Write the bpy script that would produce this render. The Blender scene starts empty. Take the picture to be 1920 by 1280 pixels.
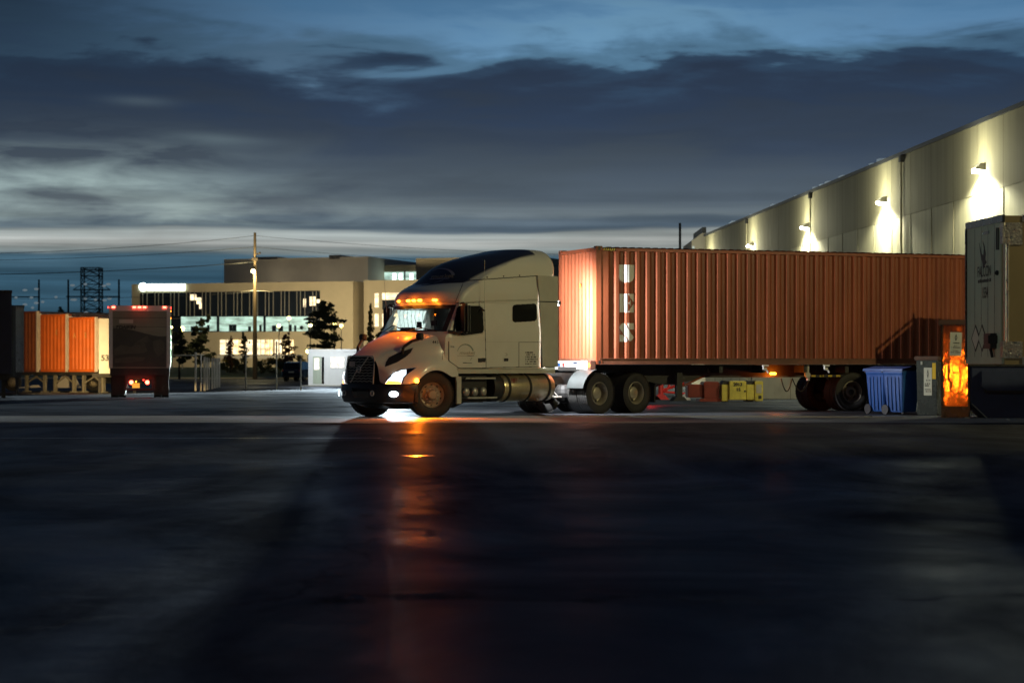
import bpy, bmesh, math, random
from mathutils import Vector, Matrix
from mathutils.bvhtree import BVHTree
R = math.radians
random.seed(7)
sc = bpy.context.scene
col = sc.collection

# ------------------------------------------------------------------ camera
FPX, CAMH, HORY = 3900.0, 1.21, 683.0
cam = bpy.data.cameras.new('camera'); camo = bpy.data.objects.new('camera', cam); col.objects.link(camo)
camo.location = (0, 0, CAMH); camo.rotation_euler = (R(90), 0, 0)
cam.sensor_width = 36; cam.lens = 36 * FPX / 1920; cam.shift_y = (HORY - 640) / 1920
cam.clip_end = 6000; cam.clip_start = 0.1
cam.dof.use_dof = True; cam.dof.focus_distance = 50; cam.dof.aperture_fstop = 2.0
sc.camera = camo
sc.view_settings.view_transform = 'Standard'; sc.view_settings.look = 'None'
sc.view_settings.exposure = 0; sc.view_settings.gamma = 1
sc.render.engine = 'CYCLES'
sc.cycles.use_denoising = True
sc.cycles.max_bounces = 6; sc.cycles.diffuse_bounces = 3; sc.cycles.glossy_bounces = 3
sc.cycles.transparent_max_bounces = 8; sc.cycles.sample_clamp_indirect = 4
sc.cycles.caustics_reflective = False; sc.cycles.caustics_refractive = False

# ------------------------------------------------------------------ light levels (watts)
L = dict(key=4100, flood=780000, fill=1000, wall=300, load=250, head=22, amber=44, side=16, tail=3.5, office=3000,
         pole=2000, left=3600, red=45)

# ------------------------------------------------------------------ world: cloudy dusk sky, laid out by azimuth and elevation
w = bpy.data.worlds.new('World'); sc.world = w; w.use_nodes = True
nt = w.node_tree; N = nt.nodes; LK = nt.links; N.clear()
def nd(t, **k):
    n = N.new(t)
    for a, b in k.items(): setattr(n, a, b)
    return n
def mth(op, a, b=None, c=None):
    n = nd('ShaderNodeMath', operation=op)
    for i, v in enumerate((a, b, c)):
        if v is None: continue
        if isinstance(v, (int, float)): n.inputs[i].default_value = v
        else: LK.new(v, n.inputs[i])
    return n.outputs[0]
def mixc(f, a, b, mode='MIX'):
    n = nd('ShaderNodeMix', data_type='RGBA', blend_type=mode)
    for s, v in ((0, f), (6, a), (7, b)):
        if isinstance(v, (int, float)): n.inputs[s].default_value = v
        elif isinstance(v, tuple): n.inputs[s].default_value = v + (1,)
        else: LK.new(v, n.inputs[s])
    return n.outputs[2]
tc = nd('ShaderNodeTexCoord'); sx = nd('ShaderNodeSeparateXYZ'); LK.new(tc.outputs['Generated'], sx.inputs[0])
az = mth('ARCTAN2', sx.outputs[0], sx.outputs[1])
hyp = mth('SQRT', mth('ADD', mth('MULTIPLY', sx.outputs[0], sx.outputs[0]), mth('MULTIPLY', sx.outputs[1], sx.outputs[1])))
el = mth('ARCTAN2', sx.outputs[2], hyp)
def skynoise(kx, ky, sz, det=5, rough=.55, dist=0.0, z=0.0):
    cv = nd('ShaderNodeCombineXYZ'); LK.new(mth('MULTIPLY', az, kx), cv.inputs[0]); LK.new(mth('MULTIPLY', el, ky), cv.inputs[1]); cv.inputs[2].default_value = z
    n = nd('ShaderNodeTexNoise'); n.inputs['Scale'].default_value = sz; n.inputs['Detail'].default_value = det
    n.inputs['Roughness'].default_value = rough; n.inputs['Distortion'].default_value = dist
    LK.new(cv.outputs[0], n.inputs['Vector']); return mth('SUBTRACT', n.outputs[0], .5)
n1 = skynoise(7, 26, 1.0, 6, .55, .6, 3.1)
n2 = skynoise(16, 85, 1.0, 5, .52, .35, 8.3)
n3 = skynoise(5, 120, 1.0, 4, .5, .2, 1.7)
# warp grows with elevation
amp = mth('MINIMUM', mth('MAXIMUM', mth('MULTIPLY', mth('SUBTRACT', el, .06), 1.1), .004), .085)
elw = mth('ADD', el, mth('MULTIPLY', n1, mth('MULTIPLY', amp, .95)))
elw = mth('ADD', elw, mth('MULTIPLY', n2, mth('MULTIPLY', amp, .55)))
elw = mth('ADD', elw, mth('MULTIPLY', n3, .009))
ramp = nd('ShaderNodeValToRGB'); cr = ramp.color_ramp; cr.interpolation = 'EASE'
LK.new(mth('DIVIDE', elw, .25), ramp.inputs[0])
def yy(y): return (HORY - y) / FPX / .25
stops = [(690, (.020, .050, .075)), (600, (.026, .066, .100)), (520, (.034, .085, .130)), (488, (.045, .095, .135)), (474, (.23, .27, .27)), (457, (.37, .39, .375)),
         (438, (.30, .335, .33)), (429, (.072, .105, .14)), (415, (.090, .125, .16)), (400, (.130, .165, .19)), (365, (.078, .105, .135)),
         (250, (.036, .054, .086)), (190, (.027, .045, .082)), (148, (.030, .058, .105)), (112, (.078, .170, .27)), (50, (.100, .22, .375)), (-60, (.06, .15, .27))]
while len(cr.elements) > 1: cr.elements.remove(cr.elements[-1])
for i, (y, c) in enumerate(stops):
    e = cr.elements[0] if i == 0 else cr.elements.new(min(1, max(0, yy(y))))
    e.position = min(1, max(0, yy(y))); e.color = c + (1,)
sky = ramp.outputs[0]
def gauss(u0, y0, su, sy, tilt=0):
    da = mth('DIVIDE', mth('SUBTRACT', az, math.atan((u0 - 960) / FPX)), su / FPX)
    ee = mth('SUBTRACT', elw if sy > 30 else el, (HORY - y0) / FPX)
    if tilt: ee = mth('ADD', ee, mth('MULTIPLY', mth('SUBTRACT', az, math.atan((u0 - 960) / FPX)), tilt))
    de = mth('DIVIDE', ee, sy / FPX)
    return mth('EXPONENT', mth('MULTIPLY', mth('ADD', mth('MULTIPLY', da, da), mth('MULTIPLY', de, de)), -1))
# pale patch low on the left, dark upper left corner, wisps
brk = mth('MINIMUM', mth('MAXIMUM', mth('ADD', mth('MULTIPLY', mth('ADD', n2, mth('MULTIPLY', n1, .4)), 3.4), .62), 0), 1.05)
sky = mixc(mth('MULTIPLY', gauss(40, 350, 360, 55), mth('MULTIPLY', brk, 1.0)), sky, (.36, .47, .47))
sky = mixc(mth('MULTIPLY', gauss(330, 400, 330, 32), mth('MULTIPLY', brk, .85)), sky, (.29, .36, .35))
sky = mixc(mth('MULTIPLY', gauss(260, 200, 60, 9, .03), .45), sky, (.13, .18, .21))
sky = mixc(mth('MULTIPLY', gauss(400, 266, 85, 11, .05), .7), sky, (.13, .18, .21))
sky = mixc(mth('MULTIPLY', gauss(560, 110, 260, 45), mth('MULTIPLY', brk, .5)), sky, (.10, .17, .26))
sky = mixc(mth('MULTIPLY', gauss(-60, 60, 560, 170), .95), sky, (.016, .030, .055))
sky = mixc(mth('MULTIPLY', gauss(1960, 120, 260, 60), .5), sky, (.022, .05, .10))
sky = mixc(mth('MULTIPLY', gauss(1180, 45, 330, 40), .45), sky, (.17, .34, .48))
lowm = nd('ShaderNodeMapRange'); LK.new(el, lowm.inputs[0]); lowm.inputs[1].default_value = .085; lowm.inputs[2].default_value = .06
str_ = mth('ADD', mth('MULTIPLY', mth('MULTIPLY', skynoise(4, 210, 1.0, 4, .55, .3, 5.2), 2.2), lowm.outputs[0]), 1.0)
cc_ = nd('ShaderNodeCombineColor')
for i in range(3): LK.new(mth('MAXIMUM', str_, .4), cc_.inputs[i])
sky = mixc(1.0, sky, cc_.outputs[0], 'MULTIPLY')
midm = mth('ADD', mth('MULTIPLY', mth('ADD', mth('MULTIPLY', n1, .8), mth('MULTIPLY', n2, .55)), 1.0), 1.0)
c2_ = nd('ShaderNodeCombineColor')
for i in range(3): LK.new(mth('MAXIMUM', midm, .5), c2_.inputs[i])
sky = mixc(1.0, sky, c2_.outputs[0], 'MULTIPLY')
# overhead and behind the camera the cloud deck is dark
mr = nd('ShaderNodeMapRange'); LK.new(el, mr.inputs[0]); mr.inputs[1].default_value = .17; mr.inputs[2].default_value = .34
sky = mixc(mr.outputs[0], sky, (.010, .017, .034))
mr2 = nd('ShaderNodeMapRange'); LK.new(mth('ABSOLUTE', az), mr2.inputs[0]); mr2.inputs[1].default_value = .5; mr2.inputs[2].default_value = 1.6
sky = mixc(mr2.outputs[0], sky, (.010, .016, .030))
bg = nd('ShaderNodeBackground'); LK.new(sky, bg.inputs[0]); bg.inputs[1].default_value = 1.0
wo = nd('ShaderNodeOutputWorld'); LK.new(bg.outputs[0], wo.inputs[0])

# ------------------------------------------------------------------ helpers
def obj(name, me, mat=None, parent=None):
    o = bpy.data.objects.new(name, me); col.objects.link(o)
    if mat is not None and not me.materials: me.materials.append(mat)
    if parent: o.parent = parent
    return o
def thing(name, label, cat, loc=(0, 0, 0), rotz=0, group=None):
    o = bpy.data.objects.new(name, None); col.objects.link(o); o.location = loc; o.rotation_euler = (0, 0, rotz)
    o.empty_display_size = .2
    return tag(o, label, cat, group)
def tag(o, label=None, cat=None, group=None, kind=None):
    if label: o['label'] = label
    if cat: o['category'] = cat
    if group: o['group'] = group
    if kind: o['kind'] = kind
    return o
def dup(root, loc, rotz, label, group=None):
    def rec(o, par):
        c = o.copy(); col.objects.link(c)
        if par: c.parent = par
        for ch in [x for x in bpy.data.objects if x.parent == o and x != c]: rec(ch, c)
        return c
    r = rec(root, None); r.location = loc; r.rotation_euler = (0, 0, rotz); r['label'] = label
    if group: r['group'] = group
    return r

class MB:
    def __init__(s): s.v = []; s.f = []
    def add(s, vs, fs):
        b = len(s.v); s.v += [tuple(v) for v in vs]; s.f += [tuple(b + i for i in f) for f in fs]; return s
    def box(s, x0, x1, y0, y1, z0, z1, M=None):
        vs = [Vector((x, y, z)) for x in (x0, x1) for y in (y0, y1) for z in (z0, z1)]
        if M: vs = [M @ v for v in vs]
        return s.add(vs, [(0, 1, 3, 2), (4, 6, 7, 5), (0, 4, 5, 1), (2, 3, 7, 6), (0, 2, 6, 4), (1, 5, 7, 3)])
    def cbox(s, x0, x1, y0, y1, z0, z1, c):
        # box with all edges chamfered
        vs = []
        X = (x0, x1); Y = (y0, y1); Z = (z0, z1)
        bm = bmesh.new(); vv = [bm.verts.new((x, y, z)) for x in X for y in Y for z in Z]
        for f in [(0, 1, 3, 2), (4, 6, 7, 5), (0, 4, 5, 1), (2, 3, 7, 6), (0, 2, 6, 4), (1, 5, 7, 3)]: bm.faces.new([vv[i] for i in f])
        bmesh.ops.bevel(bm, geom=bm.edges[:], offset=c, segments=2, affect='EDGES')
        bm.verts.index_update()
        s.add([v.co[:] for v in bm.verts], [[v.index for v in f.verts] for f in bm.faces]); bm.free(); return s
    def prism(s, pts, axis, a, b):
        n = len(pts)
        def mk(p, t):
            return (t, p[0], p[1]) if axis == 0 else (p[0], t, p[1]) if axis == 1 else (p[0], p[1], t)
        vs = [mk(p, a) for p in pts] + [mk(p, b) for p in pts]
        fs = [tuple(range(n - 1, -1, -1)), tuple(range(n, 2 * n))] + [(i, (i + 1) % n, n + (i + 1) % n, n + i) for i in range(n)]
        return s.add(vs, fs)
    def cyl(s, p0, p1, r0, r1=None, n=12, cap=True):
        p0 = Vector(p0); p1 = Vector(p1); r1 = r0 if r1 is None else r1
        d = (p1 - p0).normalized(); u = d.orthogonal().normalized(); q = d.cross(u)
        vs = [p + (u * math.cos(2 * math.pi * i / n) + q * math.sin(2 * math.pi * i / n)) * r for p, r in ((p0, r0), (p1, r1)) for i in range(n)]
        fs = [(i, (i + 1) % n, n + (i + 1) % n, n + i) for i in range(n)]
        if cap: fs += [tuple(range(n - 1, -1, -1)), tuple(range(n, 2 * n))]
        return s.add(vs, fs)
    def tube(s, pts, r, n=8):
        pts = [Vector(p) for p in pts]
        for a, b in zip(pts[:-1], pts[1:]): s.cyl(a, b, r, n=n)
        return s
    def lathe(s, prof, n=32, axis='y', c=(0, 0, 0)):
        vs = []; m = len(prof)
        for i in range(n):
            a = 2 * math.pi * i / n; ca, sa = math.cos(a), math.sin(a)
            for (r, t) in prof:
                p = (r * ca, t, r * sa) if axis == 'y' else (r * ca, r * sa, t) if axis == 'z' else (t, r * ca, r * sa)
                vs.append((p[0] + c[0], p[1] + c[1], p[2] + c[2]))
        fs = [(i * m + j, i * m + j + 1, ((i + 1) % n) * m + j + 1, ((i + 1) % n) * m + j) for i in range(n) for j in range(m - 1)]
        return s.add(vs, fs)
    def ball(s, c, r, n=10, sc=(1, 1, 1)):
        prof = [(max(1e-4, math.sin(math.pi * k / n)) * r, -math.cos(math.pi * k / n) * r) for k in range(n + 1)]
        b = len(s.v); s.lathe(prof, 2 * n, 'z'); s.v[b:] = [(v[0] * sc[0] + c[0], v[1] * sc[1] + c[1], v[2] * sc[2] + c[2]) for v in s.v[b:]]
        return s
    def grid(s, rows, close=False):
        m = len(rows[0]); vs = [p for r in rows for p in r]
        fs = [(i * m + j, i * m + (j + 1) % m, (i + 1) * m + (j + 1) % m, (i + 1) * m + j) for i in range(len(rows) - 1) for j in range(m if close else m - 1)]
        return s.add(vs, fs)
    def build(s, name, mat, parent=None, smooth=False, bevel=0, fix=True):
        me = bpy.data.meshes.new(name); me.from_pydata(s.v, [], s.f); me.update()
        bm = bmesh.new(); bm.from_mesh(me)
        if fix: bmesh.ops.recalc_face_normals(bm, faces=bm.faces[:])
        if bevel: bmesh.ops.bevel(bm, geom=[e for e in bm.edges if len(e.link_faces) == 2 and e.calc_face_angle(0) > .5], offset=bevel, segments=2, affect='EDGES', clamp_overlap=True)
        if smooth:
            for f in bm.faces: f.smooth = True
            for e in bm.edges:
                if len(e.link_faces) == 2 and e.calc_face_angle(0) > R(40): e.smooth = False
        bm.to_mesh(me); bm.free()
        return obj(name, me, mat, parent)

def subdiv(o, lv):
    m = o.modifiers.new('s', 'SUBSURF'); m.levels = lv; m.render_levels = lv
    dg = bpy.context.evaluated_depsgraph_get(); dg.update()
    me = bpy.data.meshes.new_from_object(o.evaluated_get(dg), depsgraph=dg)
    o.modifiers.remove(m); o.data = me
    for p in me.polygons: p.use_smooth = True
    return o
def bvh_of(objs):
    vs, fs = [], []
    for o in objs:
        b = len(vs); vs += [v.co.copy() for v in o.data.vertices]; fs += [[b + i for i in p.vertices] for p in o.data.polygons]
    return BVHTree.FromPolygons(vs, fs)
_txt = {}
def textmesh(t, size=1.0, shear=0, bold=0, sx=1):
    c = bpy.data.curves.new('t', 'FONT'); c.body = t; c.size = size; c.align_x = 'CENTER'; c.align_y = 'CENTER'; c.shear = shear; c.offset = bold
    o = bpy.data.objects.new('t', c); me = bpy.data.meshes.new_from_object(o)
    bpy.data.objects.remove(o); bpy.data.curves.remove(c)
    for v in me.vertices: v.co.x *= sx
    return me
def text(name, t, size, mat, parent, M, shear=0, bold=0, sx=1):
    me = textmesh(t, size, shear, bold, sx); me.name = name; me.transform(M)
    return obj(name, me, mat, parent)
class Decal:
    """paint laid on a real surface: cells of the pattern are dropped on to the surface along one direction"""
    def __init__(s, bvh, Mw, flip=False): s.b = bvh; s.M = Mw; s.I = Mw.inverted(); s.o = s.I @ Vector((0, 0, CAMH))
    def hit(s, px, py, off=.004):
        d = (s.I.to_3x3() @ Vector(((px - 960) / FPX, 1, (HORY - py) / FPX))).normalized()
        loc, nor, idx, dist = s.b.ray_cast(s.o, d)
        if loc is None: return None
        if nor.dot(d) > 0: nor = -nor
        return loc + nor * off
    def paint(s, name, inside, x0, x1, y0, y1, step, mat, parent, off=.004):
        nx = int((x1 - x0) / step); ny = int((y1 - y0) / step); cache = {}; mb = MB()
        def P(i, j):
            if (i, j) not in cache:
                h = s.hit(x0 + i * step, y0 + j * step, off)
                if h is None: cache[(i, j)] = -1
                else: mb.v.append(tuple(h)); cache[(i, j)] = len(mb.v) - 1
            return cache[(i, j)]
        for i in range(nx):
            for j in range(ny):
                if inside(x0 + (i + .5) * step, y0 + (j + .5) * step):
                    q = (P(i, j), P(i, j + 1), P(i + 1, j + 1), P(i + 1, j))
                    if min(q) >= 0: mb.f.append(q)
        return mb.build(name, mat, parent, smooth=True, fix=False)
    def text(s, name, t, cx, cy, wpx, hpx, mat, parent, shear=0, bold=0, off=.004, slope=0):
        me = textmesh(t, 1, shear, bold); xs = [v.co.x for v in me.vertices]; ys = [v.co.y for v in me.vertices]
        bm = bmesh.new(); bm.from_mesh(me)
        mx, my = (max(xs) + min(xs)) / 2, (max(ys) + min(ys)) / 2; w_, h_ = max(xs) - min(xs), max(ys) - min(ys)
        bad = []
        for v in bm.verts:
            X = (v.co.x - mx) / w_ * wpx; Y = (v.co.y - my) / h_ * hpx
            h = s.hit(cx + X, cy - Y - slope * X, off)
            if h is None: bad.append(v)
            else: v.co = h
        if bad: bmesh.ops.delete(bm, geom=bad, context='VERTS')
        bm.to_mesh(me); bm.free(); me.name = name
        return obj(name, me, mat, parent)
def inpoly(P):
    def f(x, y):
        c = False; n = len(P); j = n - 1
        for i in range(n):
            xi, yi = P[i]; xj, yj = P[j]
            if (yi > y) != (yj > y) and x < (xj - xi) * (y - yi) / (yj - yi) + xi: c = not c
            j = i
        return c
    return f
def light(name, typ, loc, power, color, parent=None, size=.1, target=None, cone=None, blend=.3):
    l = bpy.data.lights.new(name, typ); l.energy = power; l.color = color
    if typ in ('POINT', 'SPOT'): l.shadow_soft_size = size
    if typ == 'SPOT': l.spot_size = cone; l.spot_blend = blend
    if typ == 'AREA': l.size = size
    o = bpy.data.objects.new(name, l); col.objects.link(o); o.location = loc
    if parent: o.parent = parent
    if target is not None: o.rotation_euler = (Vector(target) - Vector(loc)).to_track_quat('-Z', 'Y').to_euler()
    return o

# ------------------------------------------------------------------ materials
def mat(name, c, rough=.5, metal=0, var=.18, vs=2.5, bump=0, bs=60, spec=.5, coat=0, emit=None, es=0, c2=None, stretch=None, rvar=.12, wear=0, wcol=(.08, .06, .045), coord='Object'):
    m = bpy.data.materials.new(name); m.use_nodes = True; t = m.node_tree; n = t.nodes; l = t.links
    b = n['Principled BSDF']
    b.inputs['Roughness'].default_value = rough; b.inputs['Metallic'].default_value = metal
    b.inputs['Specular IOR Level'].default_value = spec; b.inputs['Coat Weight'].default_value = coat; b.inputs['Coat Roughness'].default_value = .08
    if emit: b.inputs['Emission Color'].default_value = emit + (1,); b.inputs['Emission Strength'].default_value = es
    tcn = n.new('ShaderNodeTexCoord'); mp = n.new('ShaderNodeMapping'); l.new(tcn.outputs[coord], mp.inputs[0])
    if stretch: mp.inputs['Scale'].default_value = stretch
    nz = n.new('ShaderNodeTexNoise'); nz.inputs['Scale'].default_value = vs; nz.inputs['Detail'].default_value = 7; nz.inputs['Roughness'].default_value = .62
    l.new(mp.outputs[0], nz.inputs['Vector'])
    rp = n.new('ShaderNodeMapRange'); l.new(nz.outputs[0], rp.inputs[0]); rp.inputs[1].default_value = .3; rp.inputs[2].default_value = .7
    mx = n.new('ShaderNodeMix'); mx.data_type = 'RGBA'; l.new(rp.outputs[0], mx.inputs[0])
    d = c2 or tuple(x * (1 - var) for x in c)
    mx.inputs[6].default_value = d + (1,); mx.inputs[7].default_value = tuple(min(1, x * (1 + var * .5)) for x in c) + (1,)
    cout = mx.outputs[2]
    if wear:
        n2 = n.new('ShaderNodeTexNoise'); n2.inputs['Scale'].default_value = vs * 4.3; n2.inputs['Detail'].default_value = 9; n2.inputs['Roughness'].default_value = .72
        l.new(mp.outputs[0], n2.inputs['Vector'])
        r2 = n.new('ShaderNodeMapRange'); l.new(n2.outputs[0], r2.inputs[0]); r2.inputs[1].default_value = .66 - .12 * wear; r2.inputs[2].default_value = .72
        r2.inputs[4].default_value = min(1, wear)
        m2 = n.new('ShaderNodeMix'); m2.data_type = 'RGBA'; l.new(r2.outputs[0], m2.inputs[0]); l.new(cout, m2.inputs[6]); m2.inputs[7].default_value = wcol + (1,); cout = m2.outputs[2]
    l.new(cout, b.inputs['Base Color'])
    rr = n.new('ShaderNodeMapRange'); l.new(nz.outputs[0], rr.inputs[0]); rr.inputs[3].default_value = max(.02, rough - rvar); rr.inputs[4].default_value = min(1, rough + rvar); l.new(rr.outputs[0], b.inputs['Roughness'])
    if bump:
        nb = n.new('ShaderNodeTexNoise'); nb.inputs['Scale'].default_value = bs; nb.inputs['Detail'].default_value = 4; l.new(mp.outputs[0], nb.inputs['Vector'])
        bp = n.new('ShaderNodeBump'); bp.inputs['Strength'].default_value = bump; bp.inputs['Distance'].default_value = .02; l.new(nb.outputs[0], bp.inputs['Height']); l.new(bp.outputs[0], b.inputs['Normal'])
    return m
def emis(name, c, s):
    m = bpy.data.materials.new(name); m.use_nodes = True; b = m.node_tree.nodes['Principled BSDF']
    b.inputs['Base Color'].default_value = tuple(.3 * x for x in c) + (1,); b.inputs['Emission Color'].default_value = c + (1,); b.inputs['Emission Strength'].default_value = s
    b.inputs['Roughness'].default_value = .3
    return m
DEEP = (1, .17, .006); AMBER = (1, .28, .02); RED = (1, .03, .02); WHITE = (.82, .93, 1.0); WARM = (1, .78, .38); GREENW = (.88, 1, .62)
m_cab = mat('cab_paint', (.78, .78, .70), .32, var=.07, vs=1.3, coat=.5, wear=.12, wcol=(.35, .32, .25))
m_ext = mat('extender_paint', (.56, .56, .48), .45, var=.12, vs=2)
m_black = mat('black_plastic', (.018, .018, .02), .45, var=.3)
m_dark = mat('chassis_black', (.022, .021, .02), .6, var=.4, vs=4, wear=.5, wcol=(.06, .045, .03))
m_rub = mat('tyre_rubber', (.028, .027, .025), .75, var=.35, vs=6, bump=.25, bs=30, wear=.6, wcol=(.085, .078, .065))
m_rim = mat('rim_steel', (.42, .38, .29), .45, metal=.35, var=.3, vs=5, wear=.7, wcol=(.12, .09, .06))
m_alu = mat('polished_alloy', (.72, .69, .60), .3, metal=.85, var=.2, vs=5, wear=.4, wcol=(.25, .2, .14))
m_tank = mat('fuel_tank_alloy', (.66, .56, .34), .3, metal=.75, var=.22, vs=3, wear=.7, wcol=(.16, .11, .06), rvar=.1)
m_chrome = mat('chrome', (.8, .8, .8), .15, metal=1, var=.05)
m_glass = mat('dark_glass', (.008, .009, .010), .06, var=.1, rvar=.02)
m_grime = mat('grey_fender', (.033, .04, .04), .5, var=.35, vs=3, wear=.5, wcol=(.1, .09, .07))
m_ink = mat('dark_lettering', (.035, .035, .03), .6, var=.2)
m_ghost = mat('faded_lettering', (.44, .42, .33), .5, var=.25)
m_logoblue = mat('logo_teal', (.26, .33, .28), .5, var=.2)
m_silver = mat('logo_silver', (.30, .31, .36), .4, var=.15)
m_logogold = mat('logo_gold', (.42, .34, .22), .4, var=.15)
m_rust = mat('container_paint', (.275, .068, .026), .48, var=.32, vs=1.8, wear=.7, wcol=(.17, .05, .025), spec=.45, stretch=(1, 1, .22))
m_rust2 = mat('container_paint_orange', (.56, .115, .013), .5, var=.25, vs=1.2, wear=.4, wcol=(.3, .07, .02))
m_white = mat('white_paint', (.72, .72, .70), .5, var=.12, vs=1.5, wear=.3, wcol=(.4, .37, .3))
m_lett = mat('white_lettering', (.83, .85, .80), .5, var=.06)
m_hazy = mat('hazard_yellow', (.70, .50, .04), .5, var=.2); m_yel = mat('yellow_paint', (.70, .60, .10), .55, var=.25, vs=4, wear=.7, wcol=(.12, .10, .05))
m_dred = mat('dark_red_paint', (.25, .035, .02), .55, var=.3, vs=3, wear=.4); m_red = mat('red_paint', (.65, .03, .02), .5, var=.15)
m_blue = mat('blue_bin', (.008, .065, .26), .4, var=.15, vs=3, bump=.05)
m_bluel = mat('blue_bin_lid', (.022, .075, .26), .45, var=.2)
m_navy = mat('navy_steel', (.022, .032, .075), .45, var=.3, vs=2, wear=.35, wcol=(.07, .06, .06), bump=.15, bs=6)
m_bin = mat('dark_steel', (.030, .032, .035), .28, var=.3, vs=3, wear=.25, bump=.1, bs=5)
m_binl = mat('bin_lid_brown', (.10, .05, .035), .45, var=.3)
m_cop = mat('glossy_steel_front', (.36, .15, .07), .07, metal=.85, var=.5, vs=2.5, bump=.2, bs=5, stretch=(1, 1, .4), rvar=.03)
m_stick = mat('sticker_white', (.62, .62, .54), .5, var=.1)
m_stky = mat('sticker_yellow', (.75, .48, .03), .5, var=.1)
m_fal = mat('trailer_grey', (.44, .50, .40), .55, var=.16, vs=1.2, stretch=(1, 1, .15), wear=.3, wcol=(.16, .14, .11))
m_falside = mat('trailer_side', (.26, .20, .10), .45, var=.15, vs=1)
m_tread = mat('diamond_plate', (.6, .58, .5), .3, metal=.8, var=.4, vs=20, bump=1.0, bs=25)
m_conc = mat('concrete', (.42, .40, .34), .85, var=.25, vs=1.2, bump=.25, bs=14, wear=.35, wcol=(.2, .18, .14))
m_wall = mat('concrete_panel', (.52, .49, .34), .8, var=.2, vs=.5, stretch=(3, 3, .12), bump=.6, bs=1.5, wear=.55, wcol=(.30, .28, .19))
m_wall2 = mat('concrete_panel_dimmed', (.36, .335, .23), .85, var=.2, vs=.5, stretch=(3, 3, .12), bump=.5, bs=1.5, wear=.25, wcol=(.26, .24, .16))  # darker copy of the wall concrete, standing for the dim band above the lamps
m_flash = mat('parapet_metal', (.06, .065, .075), .5, var=.2)
m_ofc = mat('office_stone', (.50, .42, .28), .8, var=.12, vs=.3)
m_ofcd = mat('office_grey_cladding', (.62, .57, .47), .7, var=.12, vs=.3)
m_og = mat('office_glass', (.015, .02, .028), .12, var=.3, vs=.3)
m_mul = mat('mullion_grey', (.30, .29, .25), .5)
m_grass = mat('lawn_grass', (.055, .085, .02), .9, var=.5, vs=1.5, bump=.4, bs=8)
m_leaf = mat('leaf_dark', (.055, .070, .030), .7, var=.5, vs=.8); m_leaf2 = mat('leaf_olive', (.09, .10, .04), .7, var=.5, vs=.8)
m_leafr = mat('leaf_rust', (.16, .07, .025), .7, var=.4, vs=.8); m_leafy = mat('leaf_yellow', (.40, .26, .03), .7, var=.4, vs=.8)
m_bark = mat('bark', (.045, .035, .026), .9, var=.3)
m_pole = mat('weathered_wood', (.16, .12, .075), .85, var=.3, vs=3, stretch=(6, 6, .4)); m_steel = mat('galvanised_steel', (.45, .44, .40), .45, metal=.6, var=.2)
m_pyl = mat('pylon_steel', (.018, .03, .04), .8, var=.2); m_ins = mat('white_marker', (.75, .8, .82), .4, emit=(.55, .70, .78), es=.22)
m_wire = mat('wire_black', (.012, .016, .02), .7)
m_car = mat('car_paint_dark', (.02, .022, .035), .25, var=.2, coat=.5)
m_cur = bpy.data.materials.new('curtain_fabric'); m_cur.use_nodes = True
_n = m_cur.node_tree.nodes; _l = m_cur.node_tree.links; _b = _n['Principled BSDF']; _b.inputs['Base Color'].default_value = (.75, .82, .80, 1); _b.inputs['Roughness'].default_value = .6
_t = _n.new('ShaderNodeBsdfTranslucent'); _t.inputs[0].default_value = (.8, .88, .86, 1); _m = _n.new('ShaderNodeMixShader'); _m.inputs[0].default_value = .65
_l.new(_b.outputs[0], _m.inputs[1]); _l.new(_t.outputs[0], _m.inputs[2]); _l.new(_m.outputs[0], _n['Material Output'].inputs[0])
m_ws = bpy.data.materials.new('clear_glass'); m_ws.use_nodes = True
_n = m_ws.node_tree.nodes; _l = m_ws.node_tree.links; _n.remove(_n['Principled BSDF'])
_t = _n.new('ShaderNodeBsdfTransparent'); _t.inputs[0].default_value = (.72, .76, .74, 1); _g = _n.new('ShaderNodeBsdfGlossy'); _g.inputs['Roughness'].default_value = .03
_f = _n.new('ShaderNodeFresnel'); _f.inputs[0].default_value = 1.4; _m = _n.new('ShaderNodeMixShader'); _l.new(_f.outputs[0], _m.inputs[0]); _l.new(_t.outputs[0], _m.inputs[1]); _l.new(_g.outputs[0], _m.inputs[2]); _l.new(_m.outputs[0], _n['Material Output'].inputs[0])
e_amber = emis('amber_lens', AMBER, 16); e_amber2 = emis('amber_lens_dim', AMBER, 9); e_red = emis('red_lens', RED, 14); e_redhot = emis('brake_lens', (1, .07, .04), 17); e_head = emis('headlight_lens', WHITE, 1.6); e_core = emis('headlight_core', WHITE, 9); e_fog = emis('fog_lens', (.8, .95, 1), 8)
e_wall = emis('wallpack_lens', (1, 1, .76), 110); e_pole = emis('street_lamp_lens', (1, .80, .38), 55); e_sign = emis('sign_face', (.80, 1, .92), 6)
e_winw = emis('lit_window_warm', (1, .72, .36), 1.35); e_wing = emis('lit_window_green', (.55, .80, .68), .55); e_winw2 = emis('lit_window_pale', (1, .82, .52), 1.5); e_bok = emis('yellow_lamp', (1, .85, .25), 14)
e_led = emis('strip_lamp', (.6, 1, .8), 6); e_side_glow = emis('green_side_glow', (.55, 1, .55), 1.2)

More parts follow.
